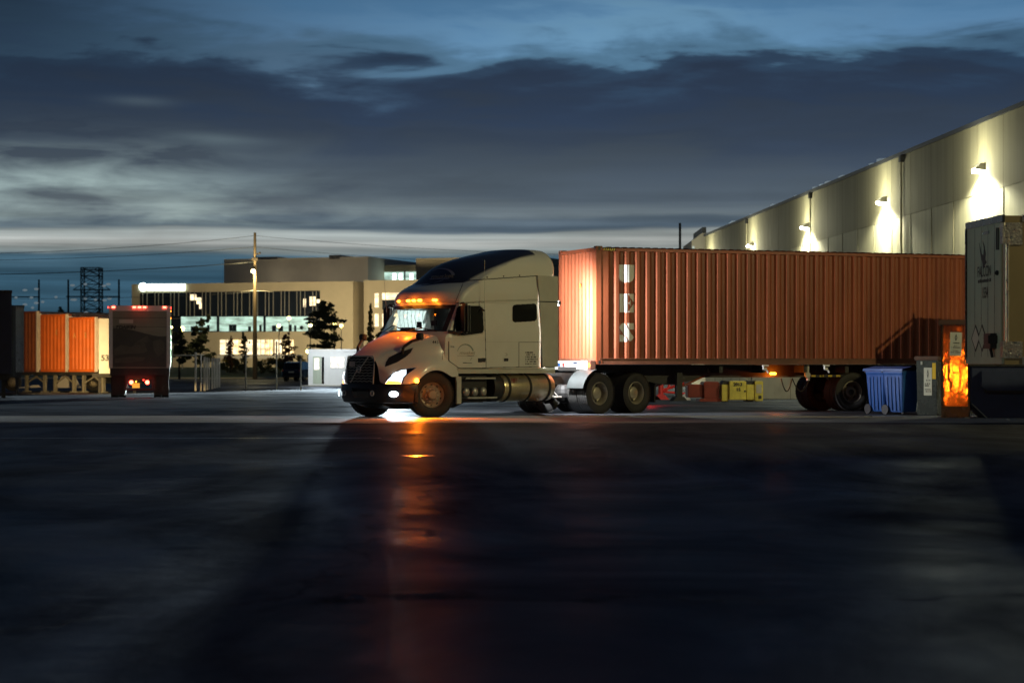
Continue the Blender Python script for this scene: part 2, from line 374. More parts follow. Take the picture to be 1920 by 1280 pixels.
def emis_room(name, c, lo, hi, sc_):
    # a lit room seen through its window: lamps, blinds and furniture break the glow up
    m = emis(name, c, 1); n = m.node_tree.nodes; l = m.node_tree.links; tcx = n.new('ShaderNodeTexCoord'); mp = n.new('ShaderNodeMapping'); mp.inputs['Scale'].default_value = sc_
    nz = n.new('ShaderNodeTexNoise'); nz.inputs['Scale'].default_value = 1; nz.inputs['Detail'].default_value = 5; nz.inputs['Roughness'].default_value = .65
    r = n.new('ShaderNodeMapRange'); r.inputs[1].default_value = .36; r.inputs[2].default_value = .66; r.inputs[3].default_value = lo; r.inputs[4].default_value = hi
    l.new(tcx.outputs['Object'], mp.inputs[0]); l.new(mp.outputs[0], nz.inputs['Vector']); l.new(nz.outputs[0], r.inputs[0]); l.new(r.outputs[0], n['Principled BSDF'].inputs['Emission Strength'])
    return m
e_winw = emis_room('lit_window_warm', (1, .70, .34), .5, 3.2, (.9, .9, 1.1)); e_wing = emis_room('lit_window_green', (.55, .80, .68), .25, 1.35, (.35, .35, 1.6)); e_winw2 = emis_room('lit_window_pale', (1, .82, .52), .7, 2.4, (.5, .5, 1.4))
# ground: damp asphalt, several scales of patches
def ground_mat(name, c0, c1, r0, r1, spec, bumps, cracks=False):
    m = bpy.data.materials.new(name); m.use_nodes = True; t = m.node_tree; n = t.nodes; l = t.links; b = n['Principled BSDF']
    tcn = n.new('ShaderNodeTexCoord')
    def nz(s, d=6, r=.6, sc=None, dist=0):
        x = n.new('ShaderNodeTexNoise'); x.inputs['Scale'].default_value = s; x.inputs['Detail'].default_value = d; x.inputs['Roughness'].default_value = r; x.inputs['Distortion'].default_value = dist
        mp = n.new('ShaderNodeMapping'); l.new(tcn.outputs['Object'], mp.inputs[0]); mp.inputs['Scale'].default_value = sc or (1, 1, 1); l.new(mp.outputs[0], x.inputs['Vector']); return x.outputs[0]
    def mr(v, a, bb, c, d):
        x = n.new('ShaderNodeMapRange'); l.new(v, x.inputs[0]); x.inputs[1].default_value = a; x.inputs[2].default_value = bb; x.inputs[3].default_value = c; x.inputs[4].default_value = d; return x.outputs[0]
    big = nz(.16, 5, .6, (1.2, .8, 1), .8); med = nz(1.1, 6, .65); fine = nz(60, 3, .6)
    mx = n.new('ShaderNodeMix'); mx.data_type = 'RGBA'; l.new(mr(med, .3, .7, 0, 1), mx.inputs[0]); mx.inputs[6].default_value = c0 + (1,); mx.inputs[7].default_value = c1 + (1,)
    m2 = n.new('ShaderNodeMix'); m2.data_type = 'RGBA'; m2.blend_type = 'MULTIPLY'; m2.inputs[0].default_value = .6; l.new(mx.outputs[2], m2.inputs[6])
    gx = n.new('ShaderNodeCombineColor'); v = mr(fine, .25, .75, .35, 1.4)
    for i in range(3): l.new(v, gx.inputs[i])
    l.new(gx.outputs[0], m2.inputs[7]); cout = m2.outputs[2]; rout = mr(big, .38, .62, r0, r1)
    if cracks:
        # tar-filled cracks and darker patches
        wv = n.new('ShaderNodeMix'); wv.data_type = 'RGBA'; wv.inputs[0].default_value = .12; l.new(tcn.outputs['Object'], wv.inputs[6])
        wn = n.new('ShaderNodeTexNoise'); wn.inputs['Scale'].default_value = .9; wn.inputs['Detail'].default_value = 5; l.new(tcn.outputs['Object'], wn.inputs['Vector'])
        sc_ = n.new('ShaderNodeVectorMath'); sc_.operation = 'SCALE'; sc_.inputs[3].default_value = 9; l.new(wn.outputs['Color'], sc_.inputs[0]); ad = n.new('ShaderNodeVectorMath'); l.new(tcn.outputs['Object'], ad.inputs[0]); 
        sc_.inputs[3].default_value = 2.2; l.new(sc_.outputs[0], ad.inputs[1])
        vo = n.new('ShaderNodeTexVoronoi'); vo.feature = 'DISTANCE_TO_EDGE'; vo.inputs['Scale'].default_value = .11; l.new(ad.outputs[0], vo.inputs['Vector'])
        ck = mr(vo.outputs['Distance'], .002, .006, 1, 0)
        m3 = n.new('ShaderNodeMix'); m3.data_type = 'RGBA'; l.new(ck, m3.inputs[0]); l.new(cout, m3.inputs[6]); m3.inputs[7].default_value = (.003, .003, .003, 1); cout = m3.outputs[2]
        m4 = n.new('ShaderNodeMix'); l.new(ck, m4.inputs[0]); l.new(rout, m4.inputs[2]); m4.inputs[3].default_value = .75; rout = m4.outputs[0]
    
    h1 = n.new('ShaderNodeBump'); h1.inputs['Strength'].default_value = bumps[0]; h1.inputs['Distance'].default_value = .006; l.new(fine, h1.inputs['Height'])
    h2 = n.new('ShaderNodeBump'); h2.inputs['Strength'].default_value = bumps[1]; h2.inputs['Distance'].default_value = .02; l.new(nz(3.2, 4, .6), h2.inputs['Height']); l.new(h1.outputs[0], h2.inputs['Normal'])
    h3 = n.new('ShaderNodeBump'); h3.inputs['Strength'].default_value = bumps[2]; h3.inputs['Distance'].default_value = .12; l.new(nz(.35, 3, .5), h3.inputs['Height']); l.new(h2.outputs[0], h3.inputs['Normal'])
    # broken stone: a matt body under a thin damp film whose share is fixed by patches, not by the viewing angle
    n.remove(b); df = n.new('ShaderNodeBsdfDiffuse'); gl = n.new('ShaderNodeBsdfGlossy'); gl.inputs['Color'].default_value = (.80, .88, 1, 1)
    l.new(cout, df.inputs['Color']); l.new(rout, gl.inputs['Roughness']); l.new(h3.outputs[0], df.inputs['Normal']); l.new(h3.outputs[0], gl.inputs['Normal'])
    ms = n.new('ShaderNodeMixShader'); l.new(mr(nz(.22, 5, .65, (1.3, .7, 1), 1.2), .36, .66, spec * 1.5, spec * .45), ms.inputs[0]); l.new(df.outputs[0], ms.inputs[1]); l.new(gl.outputs[0], ms.inputs[2])
    l.new(ms.outputs[0], n['Material Output'].inputs[0])
    return m
m_asph = ground_mat('damp_asphalt', (.014, .0145, .023), (.023, .0238, .034), .32, .54, .10, (.4, .45, .5), True)
m_apron = ground_mat('worn_concrete', (.29, .285, .255), (.43, .415, .365), .45, .62, .16, (.7, .35, .2))

# ------------------------------------------------------------------ the setting
def gz(y):
    return 0 if y < 55 else -.0055 * (min(y, 115) - 55)
def nz_(y): return .05 - .019 * (41.4 - max(y, -20))      # the yard drains towards the photographer
def strip(name, ys, x0, x1, mt, dz=0, zf=gz):
    mb = MB(); mb.grid([[(x, y, zf(y) + dz) for x in (x0, x1)] for y in ys]); o = mb.build(name, mt, fix=False)
    o.data.flip_normals(); tag(o, kind='structure'); return o
strip('asphalt_ground', [-80, -20, 0, 10, 20, 30, 36, 41.4, 42.4, 48.9], -400, 400, m_asph, 0, lambda y: nz_(y) if y <= 41.4 else .03 - (y - 41.4) * .006)
m_yard = ground_mat('yard_asphalt', (.013, .0135, .016), (.023, .0235, .026), .36, .58, .10, (.5, .4, .3))
cs_ = MB(); rr_ = random.Random(21); xs_ = [-400, -60] + [-40 + i * .5 for i in range(161)] + [60, 400]
wob = lambda x: .35 * math.sin(x * .37) + .22 * math.sin(x * 1.13 + 1) + rr_.uniform(-.12, .12)
cs_.grid([[(x, 48.8 + .1 * math.sin(x * .6), .006) for x in xs_], [(x, 45, .0317) for x in xs_], [(x, 41.75 + (wob(x) if abs(x) < 50 else 0), .054) for x in xs_], [(x, 41.25 + (wob(x) if abs(x) < 50 else 0) * .5, .03) for x in xs_]])
co_ = cs_.build('concrete_strip', m_apron, fix=False); tag(co_, kind='structure')
if co_.data.polygons[0].normal.z < 0: co_.data.flip_normals()
strip('yard_pavement', [48.8, 55, 75, 95, 115, 222], -400, 400, m_yard, .004)
def lz(y): return -.33 + .15 + (min(max(y - 222, 0), 40) / 40) * 1.0
kb = MB().box(-400, 400, 221.9, 222.25, -.5, lz(222)); tag(kb.build('kerb', m_conc), kind='structure')
strip('lawn', [222.25, 235, 262, 300, 3000], -2500, 2500, m_grass, 0, lz)

# ------------------------------------------------------------------ wheels
def tyre_mb(r, rr, wd, c=(0, 0, 0)):
    h = wd / 2
    prof = [(rr, -h * .82), (rr + .02, -h * .95), (r * .80, -h * 1.04), (r * .93, -h * 1.0), (r * .985, -h * .86)]
    k = 5
    for i in range(k):
        a = -h * .8 + i * (h * 1.6) / (k - 1); prof += [(r, a - .025), (r, a + .025)]
        if i < k - 1: prof += [(r - .014, a + .03), (r - .014, a + (h * 1.6) / (k - 1) - .03)]
    prof += [(r * .985, h * .86), (r * .93, h), (r * .80, h * 1.04), (rr + .02, h * .95), (rr, h * .82)]
    mb = MB().lathe(prof, 44, 'y', c)
    # shoulder lugs
    for i in range(44):
        a = 2 * math.pi * i / 44
        for s in (-1, 1):
            M = Matrix.Translation(c) @ Matrix.Rotation(-a, 4, 'Y') @ Matrix.Translation((r * .985, s * h * .86, 0))
            mb.box(-.012, .012, -.028, .028, -.024, .024, M)
    return mb
def rim_mb(rr, kind, side=1):
    # side +1: visible face towards +y
    if kind == 'steer': prof = [(rr + .012, .105), (rr - .01, .12), (rr - .03, .10), (rr - .045, .07), (.22, .06), (.175, .085), (.165, .10), (.115, .10), (.11, .16), (.085, .185), (.0, .19)]
    else: prof = [(rr + .012, .12), (rr - .012, .135), (rr - .035, .11), (rr - .045, .02), (rr - .06, -.06), (.19, -.075), (.175, -.06), (.15, -.055), (.145, .045), (.11, .06), (.0, .06)]
    prof = [(a, b * side) for a, b in prof] 
    back = [(rr + .012, -.12 * side), (rr - .03, -.10 * side), (.1, -.1 * side)]
    return MB().lathe(prof, 40, 'y').lathe(back, 32, 'y')
def hub_mb(kind, side):
    mb = MB(); y = .092 if kind == 'steer' else -.052
    for i in range(10):
        a = 2 * math.pi * i / 10; p = (.142 * math.cos(a), y * side, .142 * math.sin(a)); mb.cyl(p, (p[0], p[1] + .04 * side, p[2]), .015, n=6)
    return mb
def holes_mb(rr, kind, side):
    mb = MB(); n = 10 if kind == 'steer' else 5; y = .064 if kind == 'steer' else -.066; rad = .245 if kind == 'steer' else .205
    for i in range(n):
        a = 2 * math.pi * (i + .5) / n; p = (rad * math.cos(a) * (rr / .29), y * side, rad * math.sin(a) * (rr / .29)); mb.cyl(p, (p[0], p[1] + .012 * side, p[2]), .028 if kind == 'steer' else .038, n=14)
    return mb
_wc = {}
def wheel(parent, x, y, r, kind, side=1, steer=0, dual=False):
    e = bpy.data.objects.new('wheel', None); col.objects.link(e); e.parent = parent; e.location = (x, y, r); e.rotation_euler = (0, 0, steer); e.empty_display_size = .1
    rr = r * .565
    key = (r, kind, side, dual)
    if key not in _wc:
        tm = tyre_mb(r, rr, .30)
        if dual: tm2 = tyre_mb(r, rr, .28, (0, -.33 * side, 0)); tm.add(tm2.v, tm2.f)
        parts = [tm.build('tyre', m_rub, e, smooth=True), rim_mb(rr, kind, side).build('rim', m_rim, e, smooth=True), hub_mb(kind, side).build('lug_nuts', m_alu, e), holes_mb(rr, kind, side).build('hand_holes', m_black, e)]
        _wc[key] = [(p.name.split('.')[0], p.data) for p in parts]
    else:
        for nm, me in _wc[key]: obj(nm, me, None, e)
    return e

# ------------------------------------------------------------------ the tractor unit (local x forward, y towards its left side, z up; origin under the front axle)
TH = R(44); F0 = Vector((-2.58, 48.0, 0))
T = thing('semi_truck', 'pale sleeper-cab semi truck with navy roof crown and lit amber lamps, hauling a container', 'truck', F0, R(224))
bpy.context.view_layer.update(); MT = T.matrix_world.copy()
def sm(a, b, t): t = min(1, max(0, (t - a) / (b - a))); return t * t * (3 - 2 * t)
def interp(tab, h):
    if h <= tab[0][0]: return tab[0][1:]
    for a, b in zip(tab[:-1], tab[1:]):
        if h <= b[0]:
            t = (h - a[0]) / (b[0] - a[0]); return tuple(x + (y - x) * t for x, y in zip(a[1:], b[1:]))
    return tab[-1][1:]
# height: half width, front at centre, front at pillar, back
CAB = [(1.12, 1.20, -.20, -.30, -3.44), (1.85, 1.22, .02, -.34, -3.43), (1.97, 1.22, -.02, -.46, -3.43), (2.57, 1.17, -.50, -.80, -3.42), (2.64, 1.165, -.50, -.82, -3.42)]
FAIR = [(2.64, 1.175, -.44, -.80, -3.42), (2.72, 1.18, -.41, -.80, -3.42), (2.86, 1.19, -.48, -.90, -3.42), (2.95, 1.185, -.60, -1.02, -3.44), (3.03, 1.18, -.84, -1.16, -3.46), (3.07, 1.175, -1.0, -1.25, -3.5), (3.10, 1.17, -1.05, -1.34, -3.6), (3.26, 1.17, -1.12, -1.6, -3.90),
        (3.45, 1.165, -1.30, -1.95, -3.93), (3.60, 1.14, -1.58, -2.35, -3.93), (3.72, 1.08, -1.98, -2.65, -3.92), (3.81, 1.0, -2.38, -2.9, -3.91), (3.88, .90, -2.74, -3.1, -3.90), (3.935, .78, -3.0, -3.25, -3.87), (3.965, .6, -3.15, -3.3, -3.82), (3.98, .3, -3.3, -3.4, -3.7)]
def ring(tab, h, ns=26, nf=26, fairing=False):
    W, fc, fe, sb = interp(tab, h); rc = .14 if not fairing else .10
    half = []
    for i in range(6): half.append((sb, W * .94 * i / 5))                       # back, centre to side
    for i in range(1, ns + 1): half.append((sb + .05 + (fe - rc - sb - .05) * i / ns, W))
    ex = 2.2
    Wf = W - .035
    for i in range(nf + 1):
        t = i / nf; y = Wf * math.cos(t * math.pi / 2) ** .8 if t < 1 else 0
        half.append((fe + (fc - fe) * (1 - (y / Wf) ** ex), y))
    return [(x, y, h) for x, y in half] + [(x, -y, h) for x, y in reversed(half[1:-1])]
hs = [1.12 + i * (1.97 - 1.12) / 6 for i in range(7)] + [1.97 + i * .6 / 8 for i in range(1, 9)] + [2.64]
rows = [ring(CAB, h) for h in hs]; m = len(rows[0])
mb = MB(); mb.v = [p for r in rows for p in r]
for i in range(len(rows) - 1):
    for j in range(m):
        a, b = rows[i][j], rows[i][(j + 1) % m]
        cx, cy, cz = (a[0] + b[0]) / 2, (a[1] + b[1]) / 2, (hs[i] + hs[i + 1]) / 2
        W, fc, fe, sb = interp(CAB, cz)
        if 1.97 < cz < 2.57 and cx > fe - .02 and abs(cy) < W - .12: continue
        if 1.97 < cz < 2.5 and -1.78 < cx < -.84 and cy < 0: continue            # passenger window, open to the light behind
        mb.f.append((i * m + j, i * m + (j + 1) % m, (i + 1) * m + (j + 1) % m, (i + 1) * m + j))
cab = mb.build('cab_shell', m_cab, T, smooth=True)
hf = [h for h, *_ in FAIR]; hf2 = []
for a, b in zip(hf[:-1], hf[1:]): hf2 += [a, (a + b) / 2]
hf2.append(hf[-1])
fr = [ring(FAIR, h, fairing=True) for h in hf2]
mb = MB().grid(fr, close=True); mb.f.append(tuple(range((len(fr) - 1) * m, len(fr) * m)))
# navy paint on the crown of the roof, cream on its flanks: a painted line across the fairing
m_roof = bpy.data.materials.new('roof_two_tone_paint'); m_roof.use_nodes = True
_n = m_roof.node_tree.nodes; _l = m_roof.node_tree.links; _b = _n['Principled BSDF']; _b.inputs['Roughness'].default_value = .42; _b.inputs['Coat Weight'].default_value = .12
_tc = _n.new('ShaderNodeTexCoord'); _s = _n.new('ShaderNodeSeparateXYZ'); _l.new(_tc.outputs['Object'], _s.inputs[0])
def _m(op, a, b):
    q = _n.new('ShaderNodeMath'); q.operation = op
    for i, v in enumerate((a, b)):
        if isinstance(v, (int, float)): q.inputs[i].default_value = v
        else: _l.new(v, q.inputs[i])
    return q.outputs[0]
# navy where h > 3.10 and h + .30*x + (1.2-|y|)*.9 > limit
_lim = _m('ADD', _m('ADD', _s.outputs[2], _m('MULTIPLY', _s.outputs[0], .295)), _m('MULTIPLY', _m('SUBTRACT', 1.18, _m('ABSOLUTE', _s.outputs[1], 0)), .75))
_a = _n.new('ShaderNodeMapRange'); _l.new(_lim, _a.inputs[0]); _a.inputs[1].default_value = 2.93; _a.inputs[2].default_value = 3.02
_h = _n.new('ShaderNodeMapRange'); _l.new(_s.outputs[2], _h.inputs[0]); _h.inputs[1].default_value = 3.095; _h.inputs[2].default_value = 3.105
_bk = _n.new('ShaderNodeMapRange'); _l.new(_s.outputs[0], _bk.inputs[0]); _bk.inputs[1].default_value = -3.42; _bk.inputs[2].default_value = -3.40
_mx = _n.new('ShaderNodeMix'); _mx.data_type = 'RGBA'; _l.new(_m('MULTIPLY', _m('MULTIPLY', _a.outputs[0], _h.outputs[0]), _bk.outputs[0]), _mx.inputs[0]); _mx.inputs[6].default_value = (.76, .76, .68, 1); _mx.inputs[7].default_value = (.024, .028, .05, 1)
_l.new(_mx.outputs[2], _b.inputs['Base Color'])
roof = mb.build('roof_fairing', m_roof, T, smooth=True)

# hood and front wings: a control net, subdivided
NET = [[(-.74, 1.21, .93), (-.64, 1.22, 1.16), (-.46, 1.19, 1.36), (-.28, 1.13, 1.52), (-.23, 1.09, 1.72), (-.24, 1.0, 1.87), (-.20, .74, 1.93), (-.06, .38, 1.96), (.0, 0, 1.97)],
       [(-.66, 1.215, .95), (-.56, 1.22, 1.16), (-.38, 1.19, 1.35), (-.20, 1.12, 1.50), (-.16, 1.06, 1.69), (-.16, .97, 1.84), (-.12, .72, 1.90), (.02, .38, 1.93), (.06, 0, 1.94)],
       [(-.50, 1.225, .90), (-.40, 1.23, 1.12), (-.24, 1.19, 1.33), (-.06, 1.09, 1.47), (.0, 1.0, 1.64), (.02, .91, 1.78), (.06, .68, 1.85), (.14, .36, 1.89), (.16, 0, 1.90)],
       [(-.30, 1.235, 1.04), (-.22, 1.24, 1.18), (-.06, 1.18, 1.33), (.12, 1.05, 1.44), (.18, .94, 1.58), (.21, .85, 1.71), (.25, .65, 1.79), (.32, .36, 1.84), (.34, 0, 1.85)],
       [(0, 1.24, 1.10), (.03, 1.24, 1.21), (.14, 1.16, 1.33), (.30, 1.01, 1.41), (.36, .88, 1.53), (.40, .79, 1.64), (.44, .60, 1.72), (.50, .34, 1.77), (.52, 0, 1.78)],
       [(.30, 1.24, 1.03), (.31, 1.23, 1.15), (.37, 1.12, 1.27), (.48, .96, 1.34), (.55, .82, 1.46), (.59, .72, 1.56), (.63, .55, 1.64), (.68, .32, 1.69), (.70, 0, 1.70)],
       [(.50, 1.22, .86), (.51, 1.20, 1.02), (.57, 1.07, 1.16), (.66, .90, 1.24), (.73, .76, 1.36), (.77, .66, 1.47), (.80, .51, 1.55), (.85, .30, 1.61), (.87, 0, 1.62)],
       [(.62, 1.17, .77), (.64, 1.14, .94), (.72, 1.01, 1.07), (.82, .85, 1.15), (.89, .71, 1.27), (.92, .61, 1.38), (.95, .47, 1.47), (.99, .28, 1.53), (1.01, 0, 1.54)],
       [(.82, 1.05, .77), (.84, 1.01, .92), (.89, .91, 1.04), (.97, .78, 1.12), (1.02, .66, 1.22), (1.04, .57, 1.33), (1.07, .44, 1.41), (1.10, .27, 1.46), (1.12, 0, 1.47)],
       [(1.0, .86, .77), (1.01, .84, .91), (1.03, .78, 1.02), (1.07, .69, 1.10), (1.10, .61, 1.20), (1.12, .54, 1.30), (1.14, .42, 1.38), (1.17, .25, 1.42), (1.18, 0, 1.43)],
       [(1.11, .58, .77), (1.12, .575, .90), (1.13, .57, 1.01), (1.14, .56, 1.09), (1.15, .55, 1.18), (1.17, .52, 1.28), (1.19, .40, 1.37), (1.21, .24, 1.40), (1.22, 0, 1.41)]]
full = [r + [(x, -y, z) for x, y, z in reversed(r[:-1])] for r in NET]
hood = subdiv(MB().grid(full).build('hood', m_cab, T), 2)
# front closing plate behind the grille and the wheel-arch liners
mb = MB().prism([(-.56, .62), (.56, .62), (.55, 1.18), (.50, 1.32), (.38, 1.39), (-.38, 1.39), (-.50, 1.32), (-.55, 1.18)], 0, 1.02, 1.10)
mb.box(-.2, 1.02, -.62, .62, .55, 1.05)
mb.build('radiator', m_black, T)
mb = MB()
for s in (1, -1):
    rows = [[(.60 * math.cos(a), s * y, .50 + .60 * math.sin(a)) for y in (.62, 1.20)] for a in [math.pi * i / 14 for i in range(-1, 16)]]
    mb.grid(rows); mb.box(-.6, .7, s * .60, s * .64, .5, 1.15)
mb.build('wheel_arch_liner', m_black, T)
HD = Decal(bvh_of([hood]), MT)
# grille: surround, mesh panel with rows of ribs, diagonal bar and iron ring
def gx(y, h): return 1.235 - .20 * y * y - .05 * max(0, h - 1.0)
GP = [(-.44, .78), (.44, .78), (.47, 1.30), (.44, 1.385), (-.44, 1.385), (-.47, 1.30)]
def bent(pts, d0, d1, name, mt, par):
    mb = MB()
    for (a, b, c_, d) in pts:
        pass
    return mb
g = MB(); n = 12
rowsG = [[(gx(y, h) - .02, y, h) for y in [(-.45 + .9 * i / n) * (1 if h < 1.3 else .96) for i in range(n + 1)]] for h in (.77, .95, 1.12, 1.3, 1.385)]
g.grid(rowsG); gr = g.build('grille', m_black, T, smooth=True)
g = MB()
for k in range(9):
    h = .83 + k * .062
    pts = []
    for i in range(31):
        y = -.43 + .86 * i / 30; pts.append((gx(y, h) + .002, y, h + .010 * math.sin(y * 42 + k * 1.3)))
    g.tube(pts, .007, 5)
g.build('grille_rib', m_fal, gr)
g = MB()
def sur(pts):
    g.tube([(gx(y, h) + .006, y, h) for y, h in pts], .017, 8)
sur([(-.455, .77), (-.47, 1.0), (-.475, 1.30), (-.44, 1.39), (-.2, 1.40), (.2, 1.40), (.44, 1.39), (.475, 1.30), (.47, 1.0), (.455, .77)])
g.build('grille_surround', m_alu, gr, smooth=True)
g = MB(); g.tube([(gx(y, h) + .016, y, h) for y, h in [(-.30, .80), (-.12, 1.0), (-.055, 1.07)]], .013, 6); g.build('grille_bar', m_alu, gr); g = MB(); g.tube([(gx(y, h) + .016, y, h) for y, h in [(.055, 1.13), (.15, 1.21), (.30, 1.375)]], .013, 6)
g.build('grille_bar', m_alu, gr)
g = MB(); g.lathe([(.052, .0), (.062, .016), (.074, .016), (.084, .0)], 28, 'x', (gx(0, 1.1) + .01, 0, 1.1)); g.box(gx(0, 1.1) + .012, gx(0, 1.1) + .026, -.058, .058, 1.085, 1.115)
g.build('grille_emblem', m_alu, gr, smooth=True)
g = MB(); g.box(gx(.3, 1.25) + .005, gx(.3, 1.25) + .014, -.36, -.17, 1.16, 1.28); pl = g.build('grille_plate', m_stick, gr)
# bumper: plan outline extruded, dark lower fascia
def bump_out(dx): return [(.52, 1.20 + dx), (.72, 1.17 + dx), (.90, 1.04 + dx), (1.08, .84 + dx), (1.20, .62 + dx), (1.27, .38), (1.30, 0)]
def bump_ring(h, ins, back=.45):
    o_ = [(x - ins, max(0, y - ins)) for x, y in bump_out(0)]
    hh = [(o_[0][0], o_[0][1] - .0)] + o_
    pts = [(x, y, h) for x, y in o_] + [(x, -y, h) for x, y in reversed(o_[:-1])]
    return pts
bmp = MB().grid([bump_ring(.765, .05), bump_ring(.765, .01), bump_ring(.74, .0), bump_ring(.60, .0), bump_ring(.46, .015), bump_ring(.36, .05), bump_ring(.33, .10), bump_ring(.33, .3)])
bumper = bmp.build('bumper', m_black, T, smooth=True)
BD = Decal(bvh_of([bumper]), MT)
BD.paint('bumper_intake', inpoly([(660, 727), (693, 729), (693, 745), (662, 744)]), 655, 700, 724, 748, .7, m_glass, bumper, .004)
for (px, py) in ((699, 737), (647.2, 736)):
    h = BD.hit(px, py, .02)
    if h is None: h = Vector((1.16, -.62, .57))
    g = MB().lathe([(.035, 0), (.045, .02), (.06, .02), (.068, 0)], 20, 'x', tuple(h)); g.build('tow_ring', m_alu, bumper, smooth=True)
for (cx, sgn) in ((1, 1), (-1, -1)):
    fl = MB(); fl.lathe([(.0, .03), (.05, .025), (.085, 0)], 20, 'x', (.0, 0, 0))
    o_ = fl.build('fog_light', e_fog, T, smooth=True); o_.scale = (1, 1.25, .8)
    o_.location = (1.02, .955 * sgn, .545); o_.rotation_euler = (0, 0, R(40) * sgn)
BD.paint('fog_light_bezel', inpoly([(723, 744), (728, 734), (738, 729), (747, 731), (748, 743), (742, 746)]), 720, 750, 726, 748, .6, m_glass, T, .003)
# headlights: lens laid on the wing corner, dim amber bar below
HL = [(721.5, 720.5), (727, 712), (738, 701), (752, 694), (778.5, 690.5), (764, 699), (756, 707), (751.5, 721)]
HLb = [(719.5, 722), (725, 711), (737, 699.5), (752, 692), (781, 689), (766, 700), (758, 708), (754, 722)]
hb = HD.paint('headlight', inpoly(HLb), 715, 785, 684, 724, .6, m_chrome, T, .004)
HD.paint('headlight_lens', lambda x, y: inpoly(HL)(x, y) and x < 762, 715, 785, 686, 724, .6, e_head, hb, .012)
HD.paint('headlight_core', lambda x, y: ((x - 744) / 9) ** 2 + ((y - 704) / 6) ** 2 < 1 and inpoly(HL)(x, y), 715, 785, 686, 724, .6, e_core, hb, .020)
HD.paint('headlight_tip', lambda x, y: inpoly(HL)(x, y) and x >= 762, 715, 785, 686, 724, .6, m_glass, hb, .010)
HD.paint('running_light', inpoly([(723, 719.5), (728, 713.5), (752, 716), (751.5, 720)]), 715, 760, 708, 724, .6, e_amber2, hb, .018)
# far headlight is hidden behind the grille from the photograph's side: mirror the meshes
for ch in [hb] + [c for c in bpy.data.objects if c.parent == hb]:
    me = ch.data.copy(); me.transform(Matrix.Scale(-1, 4, (0, 1, 0))); me.flip_normals()
    if ch == hb: hb2 = obj('headlight', me, None, T)
    else: obj(ch.name.split('.')[0], me, None, hb2)
HV = [(721.5, 688), (723.5, 679), (729, 670), (745, 662), (774.5, 652), (770, 661), (761, 669), (745, 679)]
HVo = [(719, 691), (721.5, 678), (727.5, 667.5), (744, 659.5), (777, 650), (772, 663), (762, 671.5), (746, 681)]
HD.paint('hood_vent_trim', lambda x, y: inpoly(HVo)(x, y) and not inpoly(HV)(x, y) and y < 690 and (x < 730 or y < 668), 715, 780, 648, 692, .5, m_white, T, .004)
HD.paint('hood_vent', inpoly(HV), 715, 780, 648, 692, .6, m_black, T, .006)
HD.text('unit_number', '4418', 818, 641.3, 15, 6, m_ink, T, 0, .02)
h = HD.hit(781, 714, .02); g = MB().lathe([(0, .03), (.04, .024), (.055, 0)], 18, 'y', (0, 0, 0)); ts = g.build('turn_signal', e_amber, T, smooth=True); ts.location = h; ts.rotation_euler = (0, 0, R(-18))
# hood seam and wing rear piece
HD.paint('hood_seam', lambda x, y: abs(x - (829.5 - max(0, 640 - y) * .12)) < .45 and 633 < y < 674, 822, 834, 630, 676, .45, m_black, T, .003)
MB().prism([(-.74, .93), (-.62, .98), (-.66, .78), (-.66, .31), (-.80, .31), (-.80, .93)], 1, 1.17, 1.215).build('wing_skirt', m_ext, T)
MB().prism([(-.74, .93), (-.62, .98), (-.66, .78), (-.66, .31), (-.80, .31), (-.80, .93)], 1, -1.215, -1.17).build('wing_skirt', m_ext, T)
# hood mirrors
for sgn in (1, -1):
    g = MB(); g.cbox(.22, .34, 1.0 * sgn - .09, 1.0 * sgn + .09, 1.76, 1.92, .025); hm = g.build('hood_mirror', m_black, T, smooth=True)
    g = MB(); g.tube([(.30, .99 * sgn, 1.78), (.42, .90 * sgn, 1.74), (.60, .80 * sgn, 1.60), (.62, .78 * sgn, 1.45)], .035, 8); g.build('mirror_arm', m_black, hm, smooth=True)
# windscreen, wipers, cab interior
g = MB(); rows = []
for i in range(9):
    h = 1.965 + .615 * i / 8; W, fc, fe, sb = interp(CAB, h); Wf = W - .035
    rows.append([(fe + (fc - fe) * (1 - (abs(y) / Wf) ** 2.2) + .006, y, h) for y in [(-1 + 2 * k / 24) * (W - .085) for k in range(25)]])
ws = g.grid(rows).build('windscreen', m_ws, T, smooth=True, fix=False)
g = MB()
g.tube([rows[0][2], rows[2][7], rows[1][11]], .012); g.tube([rows[0][14], rows[1][18], rows[0][22]], .012); g.build('wiper', m_black, ws)
g = MB(); g.grid([[(p[0] + .003, p[1], p[2]) for p in r[0:2]] for r in rows]); g.grid([[(p[0] + .003, p[1], p[2]) for p in r[23:25]] for r in rows]); g.grid([[(p[0] + .003, p[1], p[2]) for p in r] for r in rows[7:9]]); g.build('windscreen_border', m_black, ws, fix=False)
g = MB(); g.prism([(-.95, -1.05), (-.55, -1.05), (-.22, -.6), (-.14, 0), (-.22, .6), (-.55, 1.05), (-.95, 1.05)], 2, 1.75, 2.0); g.box(-.5, -.3, -.35, -.05, 2.0, 2.07); g.build('dashboard', m_black, T)
g = MB(); g.box(-2.2, -2.05, -1.15, 1.15, 1.2, 2.62); g.box(-1.5, -1.3, .3, .85, 1.6, 2.35); g.box(-1.5, -1.3, -.85, -.3, 1.5, 1.85); g.build('seat', m_black, T, bevel=.03)
g = MB(); g.box(-.62, -.58, .42, .58, 2.1, 2.22); g.box(-.56, -.52, -.02, .12, 2.06, 2.2); g.build('dash_tablet', m_black, T)
